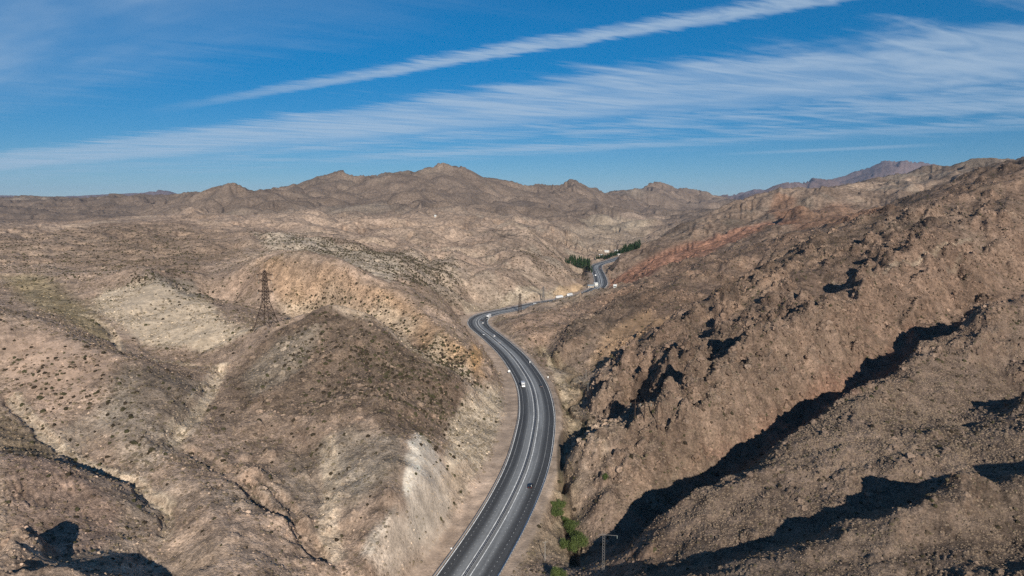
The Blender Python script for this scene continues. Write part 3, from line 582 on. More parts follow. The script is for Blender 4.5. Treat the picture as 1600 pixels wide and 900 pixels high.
def link(name, me, material=None, parent=None):
    o = bpy.data.objects.new(name, me); col.objects.link(o)
    if material and me is not None and len(me.materials) == 0: me.materials.append(material)
    if parent: o.parent = parent
    return o
def tag(o, label=None, cat=None, group=None, kind=None):
    if label: o['label'] = label
    if cat: o['category'] = cat
    if group: o['group'] = group
    if kind: o['kind'] = kind
    return o
def grid_mesh(name, V, nu, nv, wrap=False):
    """V (nu*nv,3): quads between neighbouring rows"""
    i = np.arange(nu * nv).reshape(nu, nv)
    a = i if not wrap else np.vstack([i, i[:1]])
    q = np.stack([a[:-1, :-1], a[:-1, 1:], a[1:, 1:], a[1:, :-1]], -1).reshape(-1, 4)[:, ::-1]
    me = bpy.data.meshes.new(name); me.vertices.add(len(V)); me.vertices.foreach_set('co', np.ascontiguousarray(V, f32).ravel())
    me.loops.add(q.size); me.loops.foreach_set('vertex_index', np.ascontiguousarray(q, np.int32).ravel())
    me.polygons.add(len(q)); me.polygons.foreach_set('loop_start', np.arange(0, q.size, 4, dtype=np.int32))
    me.update(calc_edges=True); return me
V = np.stack([X, Y, Z], -1).reshape(-1, 3)
me = grid_mesh('terrain', V, NT_, NRr, wrap=True)
ca = me.color_attributes.new('soil', 'FLOAT_COLOR', 'POINT')
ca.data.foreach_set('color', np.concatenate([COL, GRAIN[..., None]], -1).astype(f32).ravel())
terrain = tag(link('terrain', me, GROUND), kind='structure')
if me.polygons[len(me.polygons) // 2].normal.z < 0: me.flip_normals()

# ------------------------------------------------------------------ road
def strip(name, o0, o1, dz, material, parent=None, k0=0, k1=None, uv=False, cols=1):
    k1 = NR if k1 is None else k1; n = k1 - k0; offs = np.linspace(o0, o1, cols + 1)
    V = np.empty((n, cols + 1, 3)); V[..., :2] = road_c[k0:k1, None, :2] + road_nrm[k0:k1, None] * offs[None, :, None]; V[..., 2] = road_c[k0:k1, None, 2] + dz
    me = grid_mesh(name, V.reshape(-1, 3), n, cols + 1)
    if me.polygons[0].normal.z < 0: me.flip_normals()
    if uv:
        a = me.attributes.new('across', 'FLOAT', 'POINT'); a.data.foreach_set('value', np.repeat(offs[None], n, 0).astype(f32).ravel())
        a = me.attributes.new('along', 'FLOAT', 'POINT'); a.data.foreach_set('value', np.repeat(ROAD_S[k0:k1, None], cols + 1, 1).astype(f32).ravel())
    return link(name, me, material, parent)
def asphalt():
    m = bpy.data.materials.new('worn asphalt'); m.use_nodes = True; T = NT(m.node_tree); b = T.n['Principled BSDF']
    ac = T.node('ShaderNodeAttribute', attribute_name='across').outputs['Fac']; al = T.node('ShaderNodeAttribute', attribute_name='along').outputs['Fac']
    g = T.node('ShaderNodeNewGeometry').outputs['Position']
    n = T.noise(T.comb(T.m('MULTIPLY', ac, .8), T.m('MULTIPLY', al, .02)), 1.0, 6, .6); nf = T.noise(g, .7, 5, .6)
    aw = T.m('ADD', T.m('ABSOLUTE', T.m('SUBTRACT', ac, -.3)), T.m('MULTIPLY', T.m('SUBTRACT', n, .5), 2.0))
    inner_ = T.sm(aw, 3.0, 6.6, 1.0, 0.0)
    patch = T.sm(T.noise(T.comb(T.m('MULTIPLY', ac, .1), T.m('MULTIPLY', al, .012)), 1.0, 2, .5), .5, .56)
    c = T.mix(inner_, (.066, .068, .071, 1), (.235, .242, .244, 1)); c = T.mix(T.m('MULTIPLY', patch, .3), c, (.06, .062, .066, 1))
    f = T.m('MULTIPLY', T.sm(n, .3, .7, .8, 1.2), T.sm(nf, .3, .7, .9, 1.1)); c = T.mix(1.0, c, T.comb(f, f, f), 'MULTIPLY')
    T.l.new(c, b.inputs['Base Color']); b.inputs['Roughness'].default_value = .8; b.inputs['Specular IOR Level'].default_value = .25
    return m
ASPH = asphalt(); PAINT = mat('road paint', (.78, .78, .75), .7, var=.35, vs=.6); WORN = mat('worn road paint', (.48, .48, .46), .8, var=.35, vs=.5); CONC = mat('concrete barrier', (.42, .41, .38), .85, var=.15, vs=.5); STEEL = mat('galvanised steel', (.5, .5, .5), .45, .6, .1)
road = tag(strip('road', -HALF, HALF, 0.0, ASPH, uv=True, cols=22), kind='structure')
for off in (-1.9, 0.95): strip('edge_line', off - .17, off + .17, .012, PAINT, road)
for off in (-10.55, 10.45): strip('edge_line', off - .18, off + .18, .012, PAINT, road)
kd = int(np.searchsorted(road_c[:, 1], 300))
def box_mesh(name, boxes):
    """boxes: list of (centre, axis_along, axis_side, half sizes)"""
    Vv, F = [], []
    for c, ax, ay, h in boxes:
        n = len(Vv); ax = np.array(ax); ay = np.array(ay); az = np.array((0, 0, 1.0))
        for sx in (-1, 1):
            for sy in (-1, 1):
                for sz in (-1, 1): Vv.append(tuple(np.array(c) + ax * sx * h[0] + ay * sy * h[1] + az * sz * h[2]))
        F += [tuple(n + i for i in f) for f in ((0, 1, 3, 2), (4, 6, 7, 5), (0, 4, 5, 1), (2, 3, 7, 6), (0, 2, 6, 4), (1, 5, 7, 3))]
    me = bpy.data.meshes.new(name); me.from_pydata(Vv, [], F); me.update(); return me
def at_s(s, off, dz=0.0):
    k = np.interp(s, ROAD_S, np.arange(NR)); i = int(min(k, NR - 2)); t = k - i
    p = road_c[i] * (1 - t) + road_c[i + 1] * t; nn = road_nrm[i] * (1 - t) + road_nrm[i + 1] * t; nn /= np.linalg.norm(nn)
    return np.array((p[0] + nn[0] * off, p[1] + nn[1] * off, p[2] + dz)), np.array((-nn[1], nn[0], 0)), np.array((nn[0], nn[1], 0))
s_end = ROAD_S[kd]
for off in (-8.4, -4.8, 3.9, 7.4):
    strip('lane_line', off - .06, off + .06, .012, WORN, road, k0=kd)
    B = []
    for s in np.arange(2, s_end, 3.0):
        c, t, n = at_s(s, off, .012); B.append((c, t, n, (.5, .085, .004)))
    me = box_mesh('lane_dash', B); o = link('lane_dashes', me, WORN, road); o['kind'] = 'stuff'
# median barrier (dark gap between two low rails) and side guard rails
def rail(name, off, h, z, material, parent, w=.06, k0=0, k1=None):
    k1 = NR if k1 is None else k1; n = k1 - k0; V = np.empty((n, 4, 3))
    for q, (a, b) in enumerate(((-w, z), (-w, z + h), (w, z + h), (w, z))):
        V[:, q, :2] = road_c[k0:k1, :2] + road_nrm[k0:k1] * (off + a); V[:, q, 2] = road_c[k0:k1, 2] + b
    return link(name, grid_mesh(name, V.reshape(-1, 3), n, 4), material, parent)
def posts(parent, off, h, step, material, w=.07, smax=None):
    B = []
    for s in np.arange(1, smax or ROAD_S[-1] - 2, step):
        c, t, n = at_s(s, off, h / 2); B.append((c, t, n, (w, w, h / 2)))
    o = link('posts', box_mesh('posts', B), material, parent); o['kind'] = 'stuff'; return o
def barrier(name, label, off, cat='guard rail'):
    o = bpy.data.objects.new(name, None); col.objects.link(o); tag(o, label, cat); return o
DARK = mat('dark rubber', (.02, .02, .022), .7)
br = barrier('median_barrier', 'long steel crash barrier with dark posts running down the middle of the highway', 0)
rail('barrier_rail', -.75, .35, .5, STEEL, br); rail('barrier_rail', -.15, .35, .5, STEEL, br); posts(br, -.45, .85, 2.0, DARK, .2)
br = barrier('guard_rail', 'pale steel guard rail along the right creek side edge of the highway', 11)
rail('barrier_rail', 11.15, .4, .55, STEEL, br, .05); posts(br, 11.25, .9, 2.0, STEEL)
br = barrier('guard_rail', 'pale steel guard rail along the left edge of the highway below the cut slope', -11)
rail('barrier_rail', -11.15, .4, .55, STEEL, br, .05); posts(br, -11.25, .9, 2.0, STEEL)

# ------------------------------------------------------------------ loose ground cover: scrub, stones, boulders
def blob_mesh(name, seed, rough, flat_, sub=1):
    bm = bmesh.new(); bmesh.ops.create_icosphere(bm, subdivisions=sub, radius=1.0); r_ = random.Random(seed)
    for v in bm.verts:
        v.co *= 1 + r_.uniform(-rough, rough); v.co.z *= flat_
    me = bpy.data.meshes.new(name); bm.to_mesh(me); bm.free(); return me
def inst_material(name, fn, rough=.95):
    m = bpy.data.materials.new(name); m.use_nodes = True; T = NT(m.node_tree); b = T.n['Principled BSDF']
    at = T.node('ShaderNodeAttribute', attribute_name='soil', attribute_type='INSTANCER')
    oi = T.node('ShaderNodeObjectInfo'); g = T.node('ShaderNodeNewGeometry')
    T.l.new(fn(T, at.outputs['Color'], oi.outputs['Random'], g.outputs['Position']), b.inputs['Base Color'])
    b.inputs['Roughness'].default_value = rough; b.inputs['Specular IOR Level'].default_value = .1; return m
def f_stone(T, c, r, p):
    f = T.m('MULTIPLY', T.sm(r, 0, 1, .8, 1.35), T.sm(T.noise(p, 2.0, 4, .6), .3, .7, .75, 1.2)); return T.mix(1.0, c, T.comb(f, f, f), 'MULTIPLY')
def f_scrub(T, c, r, p):
    d = T.mix(T.sm(r, .2, .9), (.050, .038, .024, 1), (.095, .082, .045, 1)); d = T.mix(.3, d, c)
    f = T.sm(T.noise(p, 3.0, 4, .6), .3, .7, .6, 1.3); return T.mix(1.0, d, T.comb(f, f, f), 'MULTIPLY')
def f_bush(T, c, r, p):
    d = T.mix(T.sm(r, .2, .9), (.040, .030, .020, 1), (.060, .055, .028, 1)); f = T.sm(T.noise(p, 3.0, 4, .6), .3, .7, .6, 1.3); return T.mix(1.0, d, T.comb(f, f, f), 'MULTIPLY')
def f_tuft(T, c, r, p):
    d = T.mix(T.sm(r, .1, .9), (.20, .15, .098, 1), (.26, .20, .14, 1)); return T.mix(.45, d, c)
def scatter(name, n, dens_fn, smin, smax, power, material, shape):
    """one mesh of points; geometry nodes put a small clump or stone on each of them"""
    Xc, Yc, Rc = X[:-1, :-1], Y[:-1, :-1], RRg[:-1, :-1]
    area = (np.diff(TH)[:, None] * np.diff(RR)[None] * Rc); w = dens_fn(slice(None, -1)) * area * (np.abs(THg[:-1, :-1]) < R(43)) * (RD[:-1, :-1] > np.where(RS[:-1, :-1] < 0, 19, 15)) * (Rc > 100)
    cdf = np.cumsum(w.ravel().astype(float)); idx = np.searchsorted(cdf, rng.random(n) * cdf[-1]); i, j = np.unravel_index(np.minimum(idx, cdf.size - 1), w.shape)
    a = rng.random(n); b = rng.random(n); th = TH[i] + (TH[i + 1] - TH[i]) * a; r = RR[j] + (RR[j + 1] - RR[j]) * b
    x, y = r * np.sin(th), r * np.cos(th); z = height(x, y); sz = (smin + (smax - smin) * rng.random(n) ** power) * np.clip(r / 330, .5, 1)
    me = bpy.data.meshes.new(name); me.vertices.add(n); me.vertices.foreach_set('co', np.stack([x, y, z - sz * .12], 1).astype(f32).ravel())
    at = me.attributes.new('size', 'FLOAT', 'POINT'); at.data.foreach_set('value', sz.astype(f32))
    at = me.attributes.new('turn', 'FLOAT_VECTOR', 'POINT'); at.data.foreach_set('vector', np.stack([rng.normal(0, .25, n), rng.normal(0, .25, n), rng.random(n) * 6.28], 1).astype(f32).ravel())
    at = me.attributes.new('soil', 'FLOAT_COLOR', 'POINT'); at.data.foreach_set('color', np.c_[COL[i, j], np.ones(n)].astype(f32).ravel())
    o = link(name, me, material)
    ng = bpy.data.node_groups.new(name, 'GeometryNodeTree'); ng.interface.new_socket('Geometry', in_out='INPUT', socket_type='NodeSocketGeometry'); ng.interface.new_socket('Geometry', in_out='OUTPUT', socket_type='NodeSocketGeometry')
    N = ng.nodes; K = ng.links; gi = N.new('NodeGroupInput'); go = N.new('NodeGroupOutput')
    ip = N.new('GeometryNodeInstanceOnPoints'); K.new(gi.outputs[0], ip.inputs['Points']); join = N.new('GeometryNodeGeometryToInstance')
    for q in range(4):
        ic = N.new('GeometryNodeMeshIcoSphere'); ic.inputs['Subdivisions'].default_value = shape[2]
        no = N.new('ShaderNodeTexNoise'); no.inputs['Scale'].default_value = shape[3]; no.inputs['Detail'].default_value = 2
        ps = N.new('GeometryNodeInputPosition'); ad = N.new('ShaderNodeVectorMath'); ad.operation = 'ADD'; ad.inputs[1].default_value = (q * 7.3, 2.1, 5.5); K.new(ps.outputs[0], ad.inputs[0]); K.new(ad.outputs[0], no.inputs['Vector'])
        mr = N.new('ShaderNodeMapRange'); mr.inputs[1].default_value = .25; mr.inputs[2].default_value = .75; mr.inputs[3].default_value = 1 - shape[0]; mr.inputs[4].default_value = 1 + shape[0]; K.new(no.outputs[0], mr.inputs[0])
        mu = N.new('ShaderNodeVectorMath'); mu.operation = 'SCALE'; K.new(ps.outputs[0], mu.inputs[0]); K.new(mr.outputs[0], mu.inputs['Scale'])
        m2 = N.new('ShaderNodeVectorMath'); m2.operation = 'MULTIPLY'; m2.inputs[1].default_value = (1.0, .75 + .12 * q, shape[1]); K.new(mu.outputs[0], m2.inputs[0])
        sp_ = N.new('GeometryNodeSetPosition'); K.new(ic.outputs[0], sp_.inputs[0]); K.new(m2.outputs[0], sp_.inputs['Position'])
        sm_ = N.new('GeometryNodeSetMaterial'); sm_.inputs['Material'].default_value = material; K.new(sp_.outputs[0], sm_.inputs[0]); K.new(sm_.outputs[0], join.inputs[0])
    K.new(join.outputs[0], ip.inputs['Instance']); ip.inputs['Pick Instance'].default_value = True
    for nm, sock, ty in (('size', 'Scale', 'FLOAT'), ('turn', 'Rotation', 'FLOAT_VECTOR')):
        na = N.new('GeometryNodeInputNamedAttribute'); na.data_type = ty; na.inputs[0].default_value = nm; K.new(na.outputs[0], ip.inputs[sock])
    K.new(ip.outputs[0], go.inputs[0]); md = o.modifiers.new('scatter', 'NODES'); md.node_group = ng
    return tag(o, kind='stuff')
patchy = perlin(X / 28, Y / 28, 201) + .6 * perlin(X / 90, Y / 90, 202)
lum = COL.mean(-1)
near = 1 - sstep(RRg, 550, 1300)
leftm = 1 - sstep(THg, .02, .12)
ckm = 1 - ck
scatter('scrub', 60000, lambda s: (np.clip(.45 + patchy, .08, 1.3) * near * ckm * (.5 + .5 * leftm) * GRAIN)[s, s], .35, 1.15, 2.0, inst_material('dry scrub', f_scrub), (.3, .75, 1, 1.4))
scatter('stones', 60000, lambda s: (np.clip(.2 + .5 * patchy + 1.6 * rock, .05, 3) * near * ckm)[s, s], .22, .95, 2.5, inst_material('field stone', f_stone), (.6, .7, 1, 1.6))
scatter('grass_tufts', 70000, lambda s: (np.clip(.6 - .5 * patchy, .05, 1.3) * (1 - sstep(RRg, 300, 620)) * ckm * (.25 + sstep(THg, .1, .25)))[s, s], .25, .75, 1.6, inst_material('straw grass', f_tuft), (.3, .6, 1, 1.6))
crag = np.clip(relief / 2.0, 0, 1)
scatter('boulders', 16000, lambda s: ((np.clip(rock - .2, 0, 1) * (.15 + crag) + .25 * CR) * near * ckm)[s, s], .4, 1.9, 3.0, inst_material('outcrop rock', f_stone), (.62, .9, 2, 1.7))
dots = np.zeros_like(Z)
for pix, a in (([(390, 362), (540, 380), (700, 400), (720, 470), (640, 440), (540, 400), (420, 390)], 1.0), ([(560, 390), (690, 400), (700, 450), (620, 440)], 1.5), ([(0, 360), (300, 350), (330, 420), (100, 440), (0, 430)], .25),
               ([(600, 500), (720, 560), (760, 600), (730, 600), (640, 540)], 1.4), ([(200, 420), (300, 430), (340, 470), (280, 470)], 1.2), ([(520, 490), (700, 590), (680, 680), (480, 640), (420, 540)], .9), ([(430, 460), (560, 450), (660, 500), (600, 510), (480, 480)], .8),
               ([(0, 500), (190, 560), (230, 700), (60, 660)], .35), ([(620, 690), (710, 700), (720, 780), (640, 830)], .5), ([(850, 350), (1000, 390), (900, 440), (800, 420)], .5)):
    sl, m = poly_mask(pix, 20); dots[sl] = np.maximum(dots[sl], m * a)
scatter('thorn_bushes', 26000, lambda s: ((.06 + dots * np.clip(.5 + patchy, .2, 1.2)) * (1 - sstep(RRg, 1100, 1700)) * ckm * (.3 + .7 * GRAIN))[s, s], .5, 1.5, 1.6, inst_material('thorn bush', f_bush), (.45, .8, 1, 1.6))


# ------------------------------------------------------------------ small builders
class MB:
    def __init__(self): self.V, self.F, self.S = [], [], []
    def hexa(self, pts):
        n = len(self.V); self.V += [tuple(p) for p in pts]
        self.F += [tuple(n + i for i in f) for f in ((0, 3, 2, 1), (4, 5, 6, 7), (0, 1, 5, 4), (1, 2, 6, 5), (2, 3, 7, 6), (3, 0, 4, 7))]
    def box(self, x0, x1, y0, y1, z0, z1, tx=0.0, ty=0.0):
        """box whose top is pulled in by tx, ty (numbers or (low, high) pairs)"""
        a, b = tx if isinstance(tx, tuple) else (tx, tx); c, d = ty if isinstance(ty, tuple) else (ty, ty)
        self.hexa([(x0, y0, z0), (x1, y0, z0), (x1, y1, z0), (x0, y1, z0), (x0 + a, y0 + c, z1), (x1 - b, y0 + c, z1), (x1 - b, y1 - d, z1), (x0 + a, y1 - d, z1)])
    def bar(self, a, b, r0, r1=None, n=4):
        a = Vector(a); b = Vector(b); r1 = r0 if r1 is None else r1; d = (b - a).normalized(); u = d.orthogonal().normalized(); v = d.cross(u); k = len(self.V)
        for p, r in ((a, r0), (b, r1)):
            for i in range(n):
                t = 2 * math.pi * (i + .5) / n; self.V.append(tuple(p + (u * math.cos(t) + v * math.sin(t)) * r))
        for i in range(n): self.F.append((k + i, k + (i + 1) % n, k + n + (i + 1) % n, k + n + i))
        self.F.append(tuple(k + i for i in reversed(range(n)))); self.F.append(tuple(k + n + i for i in range(n)))
    def wheel(self, c, r, w, n=12): self.bar((c[0] - w / 2, c[1], c[2]), (c[0] + w / 2, c[1], c[2]), r, r, n)
    def build(self, name, material, parent=None, bevel=0.0):
        me = bpy.data.meshes.new(name); me.from_pydata(self.V, [], self.F); me.update()
        if bevel:
            bm = bmesh.new(); bm.from_mesh(me); bmesh.ops.bevel(bm, geom=bm.edges[:], offset=bevel, segments=2, affect='EDGES', profile=.6); bm.to_mesh(me); bm.free()
        return link(name, me, material, parent)
def thing(name, loc, rz, label, cat, group=None):
    o = bpy.data.objects.new(name, None); col.objects.link(o); o.location = loc; o.rotation_euler = (0, 0, rz); o.empty_display_size = 1
    return tag(o, label, cat, group)
def dup(root, loc, rz, label, group=None, scale=None):
    r = root.copy(); col.objects.link(r); r.location = loc; r.rotation_euler = (0, 0, rz); r['label'] = label
    if group: r['group'] = group
    if scale: r.scale = scale
    for ch in list(root.children):
        c = ch.copy(); col.objects.link(c); c.parent = r
        for g in list(ch.children):
            d = g.copy(); col.objects.link(d); d.parent = c
    return r
def ground_at(px, py):
    w = hit(px, py); return (w[0], w[1], float(height(w[0], w[1])))
def on_road(px, py):
    """nearest road station and offset for a sight line meeting the road surface"""
    z = 0.0
    for _ in range(3):
        g = G(px, py, z); k = int(np.argmin(((road_c[:, :2] - np.array(g[:2])) ** 2).sum(1))); z = road_c[k, 2]
    off = float((np.array(g[:2]) - road_c[k, :2]) @ road_nrm[k]); t = road_nrm[k]
    return (g[0], g[1], z + .01), math.atan2(t[1], t[0]), off          # rz turns local +Y along the road, away from the camera

GLASS = mat('dark car glass', (.015, .02, .025), .12, spec=.6); TYRE = mat('tyre rubber', (.02, .02, .02), .9); LAMP_R = mat('red lamp lens', (.35, .02, .02), .3); LAMP_W = mat('clear lamp lens', (.7, .7, .68), .2)
CHROME = mat('bare metal', (.45, .45, .45), .35, .8)
def paint(name, c): return mat(name, c, .3, .0, spec=.6)
WHITEP, BLACKP, GREYP, REDP, SILVER = paint('white car paint', (.75, .75, .74)), paint('black car paint', (.012, .012, .014)), paint('grey car paint', (.16, .17, .18)), paint('dark red car paint', (.22, .03, .03)), paint('silver car paint', (.45, .46, .47))
def make_car(p, loc, rz, label, group='cars on the highway', suv=False):
    o = thing('car', loc, rz, label, 'car', group); h = .15 if suv else 0
    m = MB(); m.box(-.9, .9, -2.25, 2.25, .28, .86 + h, .06, (.10, .16)); b = m.build('body', p, o, .09)
    m = MB(); m.box(-.78, .78, -1.75 if suv else -1.55, .95, .84 + h, 1.40 + h * 1.8, .16, (.25 if suv else .55, .65)); m.build('cabin', GLASS, o, .04)
    m = MB(); m.box(-.6, .6, -1.46 if suv else -1.0, .28, 1.385 + h * 1.8, 1.44 + h * 1.8, .04, .06); m.build('roof', p, o, .015)
    for sx in (-1, 1):
        for y in (-1.42, 1.42):
            m = MB(); m.wheel((sx * .82, y, .33), .33, .22); m.build('wheel', TYRE, o)
        m = MB(); m.box(sx * .66 - .16, sx * .66 + .16, 2.13, 2.22, .60, .74); m.build('headlight', LAMP_W, o)
        m = MB(); m.box(sx * .68 - .14, sx * .68 + .14, -2.24, -2.17, .64, .80); m.build('tail_light', LAMP_R, o)
    return o
def make_lorry(p, boxmat, loc, rz, label, long=False, group='trucks on the highway'):
    o = thing('truck', loc, rz, label, 'truck', group); L_ = 12.5 if long else 5.2; y1 = L_ / 2
    m = MB(); m.box(-1.15, 1.15, y1 + .25, y1 + 2.2, .55, 2.9 if long else 2.35, .06, (.05, .45)); cab = m.build('cab', p, o, .08)
    m = MB(); m.box(-1.0, 1.0, y1 + 1.96, y1 + 2.12, 1.55, 2.3 if not long else 2.6, .05, (.1, -.02)); m.build('windscreen', GLASS, cab)
    m = MB(); m.box(-1.24, 1.24, -y1, y1, 1.05, 3.9 if long else 3.0); m.build('cargo_box', boxmat, o, .05)
    m = MB(); m.box(-.5, .5, -y1, y1 + 1.8, .7, 1.0); m.build('chassis', DARK, o)
    for y in ([-y1 + 1.2, -y1 + 2.5, -y1 + 3.8, y1 - 1.0, y1 + 1.4] if long else [-y1 + 1.1, y1 + 1.2]):
        for sx in (-1, 1):
            m = MB(); m.wheel((sx * 1.02, y, .48), .48, .34); m.build('wheel', TYRE, o)
    for sx in (-1, 1):
        m = MB(); m.box(sx * .85 - .18, sx * .85 + .18, y1 + 2.13, y1 + 2.22, .7, .95); m.build('headlight', LAMP_W, o)
    return o
PI = math.pi
def place(fn, px, py, away, *a, **k):
    loc, rz, off = on_road(px, py); return fn(*a, loc, rz if away else rz + PI, **k)
place(make_car, 829, 761, True, BLACKP, label='black car on the right carriageway nearest the bottom of the picture', suv=True)
place(make_car, 845.5, 604, True, BLACKP, label='small black car across the road from the white box truck on the middle stretch')
place(make_lorry, 817, 603, False, WHITEP, SILVER, label='short white box truck alone on the left carriageway of the middle stretch')
place(make_lorry, 764, 497, False, GREYP, WHITEP, label='long white trailer truck rounding the sharp bend', long=True)
place(make_car, 754.5, 505, True, WHITEP, label='white car just in front of the long trailer truck in the bend')
place(make_car, 752.5, 501, True, BLACKP, label='black car beside the long trailer truck at the start of the bend')
place(make_car, 771.8, 525.5, True, WHITEP, label='white car in the outer right lane just below the sharp bend', suv=True)
place(make_car, 779.8, 536, True, WHITEP, label='white car in the lane beside the median below the bend')
place(make_car, 755, 523, False, SILVER, label='silver car on the left carriageway just below the sharp bend')
place(make_car, 835.5, 475, False, WHITEP, label='white car near the pylon on the straight beyond the bend', suv=True)
place(make_car, 791, 483.6, False, BLACKP, label='black car on the far straight between the bend and the pylon')
place(make_lorry, 930.5, 431.5, True, WHITEP, WHITEP, label='white truck on the far stretch of road before the trees')
place(make_car, 937.5, 420, False, REDP, label='dark red car at the far bend beside the trees')
place(make_car, 937, 424, False, BLACKP, label='black car following the red car at the far bend', suv=True)
place(make_car, 930, 424.5, True, BLACKP, label='small black car on the left side of the far bend')
for px, py, lab in ((868, 464.5, 'parked white trailer truck nearest the pylon beside the far road'), (884, 460.7, 'parked white trailer truck below the pale quarry floor')):
    x, y, z = G(px, py, 1.0); k = int(np.argmin(((road_c[:, :2] - np.array((x, y))) ** 2).sum(1))); t = road_nrm[k]
    q = road_c[k, :2] - t * 14.5; make_lorry(WHITEP, WHITEP, (q[0], q[1], float(height(*q))), math.atan2(t[1], t[0]), lab, True, 'trucks parked beside the far road')

# ------------------------------------------------------------------ pylons and poles
RUST = mat('weathered pylon steel', (.05, .034, .026), .8, .2, .2, .3); GALV = mat('grey pylon steel', (.20, .19, .18), .7, .3, .15, .4); CPOLE = mat('pale concrete pole', (.30, .28, .25), .85, var=.1)
GLASSI = mat('insulator glass', (.25, .3, .28), .25)
def lattice_tower(name, loc, rz, H, base, label, arms, mt, flare=.42, neck=.11, t=.16):
    """square lattice mast: splayed legs up to a waist, slim body above, cross arms with insulators"""
    o = thing(name, loc, rz, label, 'pylon'); zw = H * flare; hb = base / 2; hn = base * neck * 1.35; ht = base * neck * .55
    def half(z): return hb + (hn - hb) * z / zw if z < zw else hn + (ht - hn) * (z - zw) / (H * .93 - zw)
    for sx in (-1, 1):
        for sy in (-1, 1):
            m = MB(); m.bar((sx * hb, sy * hb, -1.5), (sx * hn, sy * hn, zw), t * 1.3, t); m.bar((sx * hn, sy * hn, zw), (sx * ht, sy * ht, H * .93), t, t * .7); m.build('leg', mt, o)
    m = MB(); zs = [0.02 * H, H * .2, H * .33, zw] + list(np.linspace(zw, H * .93, 10))[1:]
    for a, b in zip(zs[:-1], zs[1:]):
        for s1, s2 in (((-1, -1), (1, -1)), ((1, -1), (1, 1)), ((1, 1), (-1, 1)), ((-1, 1), (-1, -1))):
            ha, hb2 = half(a), half(b)
            m.bar((s1[0] * ha, s1[1] * ha, a), (s2[0] * hb2, s2[1] * hb2, b), t * .5); m.bar((s2[0] * ha, s2[1] * ha, a), (s1[0] * hb2, s1[1] * hb2, b), t * .5)
            m.bar((s1[0] * hb2, s1[1] * hb2, b), (s2[0] * hb2, s2[1] * hb2, b), t * .55)
    m.build('bracing', mt, o)
    m = MB(); m.bar((0, 0, H * .90), (0, 0, H), t * .9, t * .4); m.build('peak', mt, o)
    for z, w in arms:
        m = MB(); h = half(z)
        for sx in (-1, 1):
            for sy in (-1, 1):
                m.bar((sx * h, sy * h, z), (sx * w, 0, z + .2), t * .6); m.bar((sx * h, sy * h, z + H * .035), (sx * w, 0, z + .3), t * .5)
            for q in (.35, .7): m.bar((sx * (h + (w - h) * q), -h * (1 - q), z + .1), (sx * (h + (w - h) * q), h * (1 - q), z + H * .035 * (1 - q) + .2), t * .4)
        a = m.build('cross_arm', mt, o)
        for sx in (-1, 1):
            m = MB()
            for q in range(6): m.bar((sx * w * .97, 0, z - .25 - q * .28), (sx * w * .97, 0, z - .42 - q * .28), .16, .10, 6)
            m.build('insulator', GLASSI, a)
    return o
g = ground_at(417, 511); d = math.hypot(g[0], g[1])
lattice_tower('lattice_pylon', (g[0], g[1], g[2]), R(-12), 92 * d / FPX * .985, 12.0, 'tall brown lattice pylon with splayed legs on the left hillside', ((92 * d / FPX * .575, 5.6), (92 * d / FPX * .755, 4.6), (92 * d / FPX * .845, 5.8)), RUST, t=.25)
for px, py, h, lab in ((812.5, 488, 32, 'brown lattice pylon beside the far straight just past the sharp bend'), (849, 471, 25, 'slender dark pylon by the end of the far straight near the quarry')):
    g = ground_at(px, py); d = math.hypot(g[0], g[1]); H = h * d / FPX
    lattice_tower('lattice_pylon', g, R(15), H, 3.4 if h > 30 else 2.6, lab, ((H * .72, 3.6), (H * .84, 2.4)), RUST if h > 30 else GALV, flare=.3, neck=.33, t=.14)
g = ground_at(942.5, 893); d = math.hypot(g[0], g[1]); H = 68 * d / FPX
o = thing('mast_pylon', (g[0], g[1], g[2]), R(-8), 'thin grey lattice mast with one long side arm in the shaded gully at the bottom', 'pylon')
for sx in (-1, 1):
    m = MB(); m.bar((sx * .42, 0, -1), (sx * .36, 0, H), .055); m.build('leg', GALV, o)
m = MB()
for z in np.arange(.5, H - 1, 1.0): m.bar((-.4, 0, z), (.4, 0, z + .9), .035); m.bar((.4, 0, z), (-.4, 0, z + .9), .035)
m.build('bracing', GALV, o)
m = MB(); m.bar((-1.6, 0, H - .9), (4.6, 0, H - 1.0), .07); a = m.build('cross_arm', GALV, o)
m = MB(); m.bar((4.5, 0, H - 1.0), (4.5, 0, H - 2.0), .12, .08, 6); m.build('insulator', GLASSI, a)
g = ground_at(1009, 659); d = math.hypot(g[0], g[1]); H = 36 * d / FPX; k = d / FPX
o = thing('portal_pylon', (g[0], g[1], min(g[2], float(height(g[0], g[1])))), R(-4), 'three legged brown portal pylon standing before the dark shaded cleft', 'pylon')
for x in (-17 * k, -2.5 * k, 17.5 * k):
    zb = float(height(g[0] + x, g[1])) - g[2]; m = MB(); m.bar((x, 0, zb - 1), (x, 0, H), .28, .2, 6); m.build('leg', RUST, o)
m = MB(); m.bar((-26 * k, 0, H - 1.8), (19 * k, 0, H - 1.8), .14); a = m.build('cross_arm', RUST, o)
for x in (-24 * k, -9 * k, 8 * k):
    m = MB(); m.bar((x, 0, H - 1.9), (x, 0, H - 3.1), .12, .08, 6); m.build('insulator', GLASSI, a)
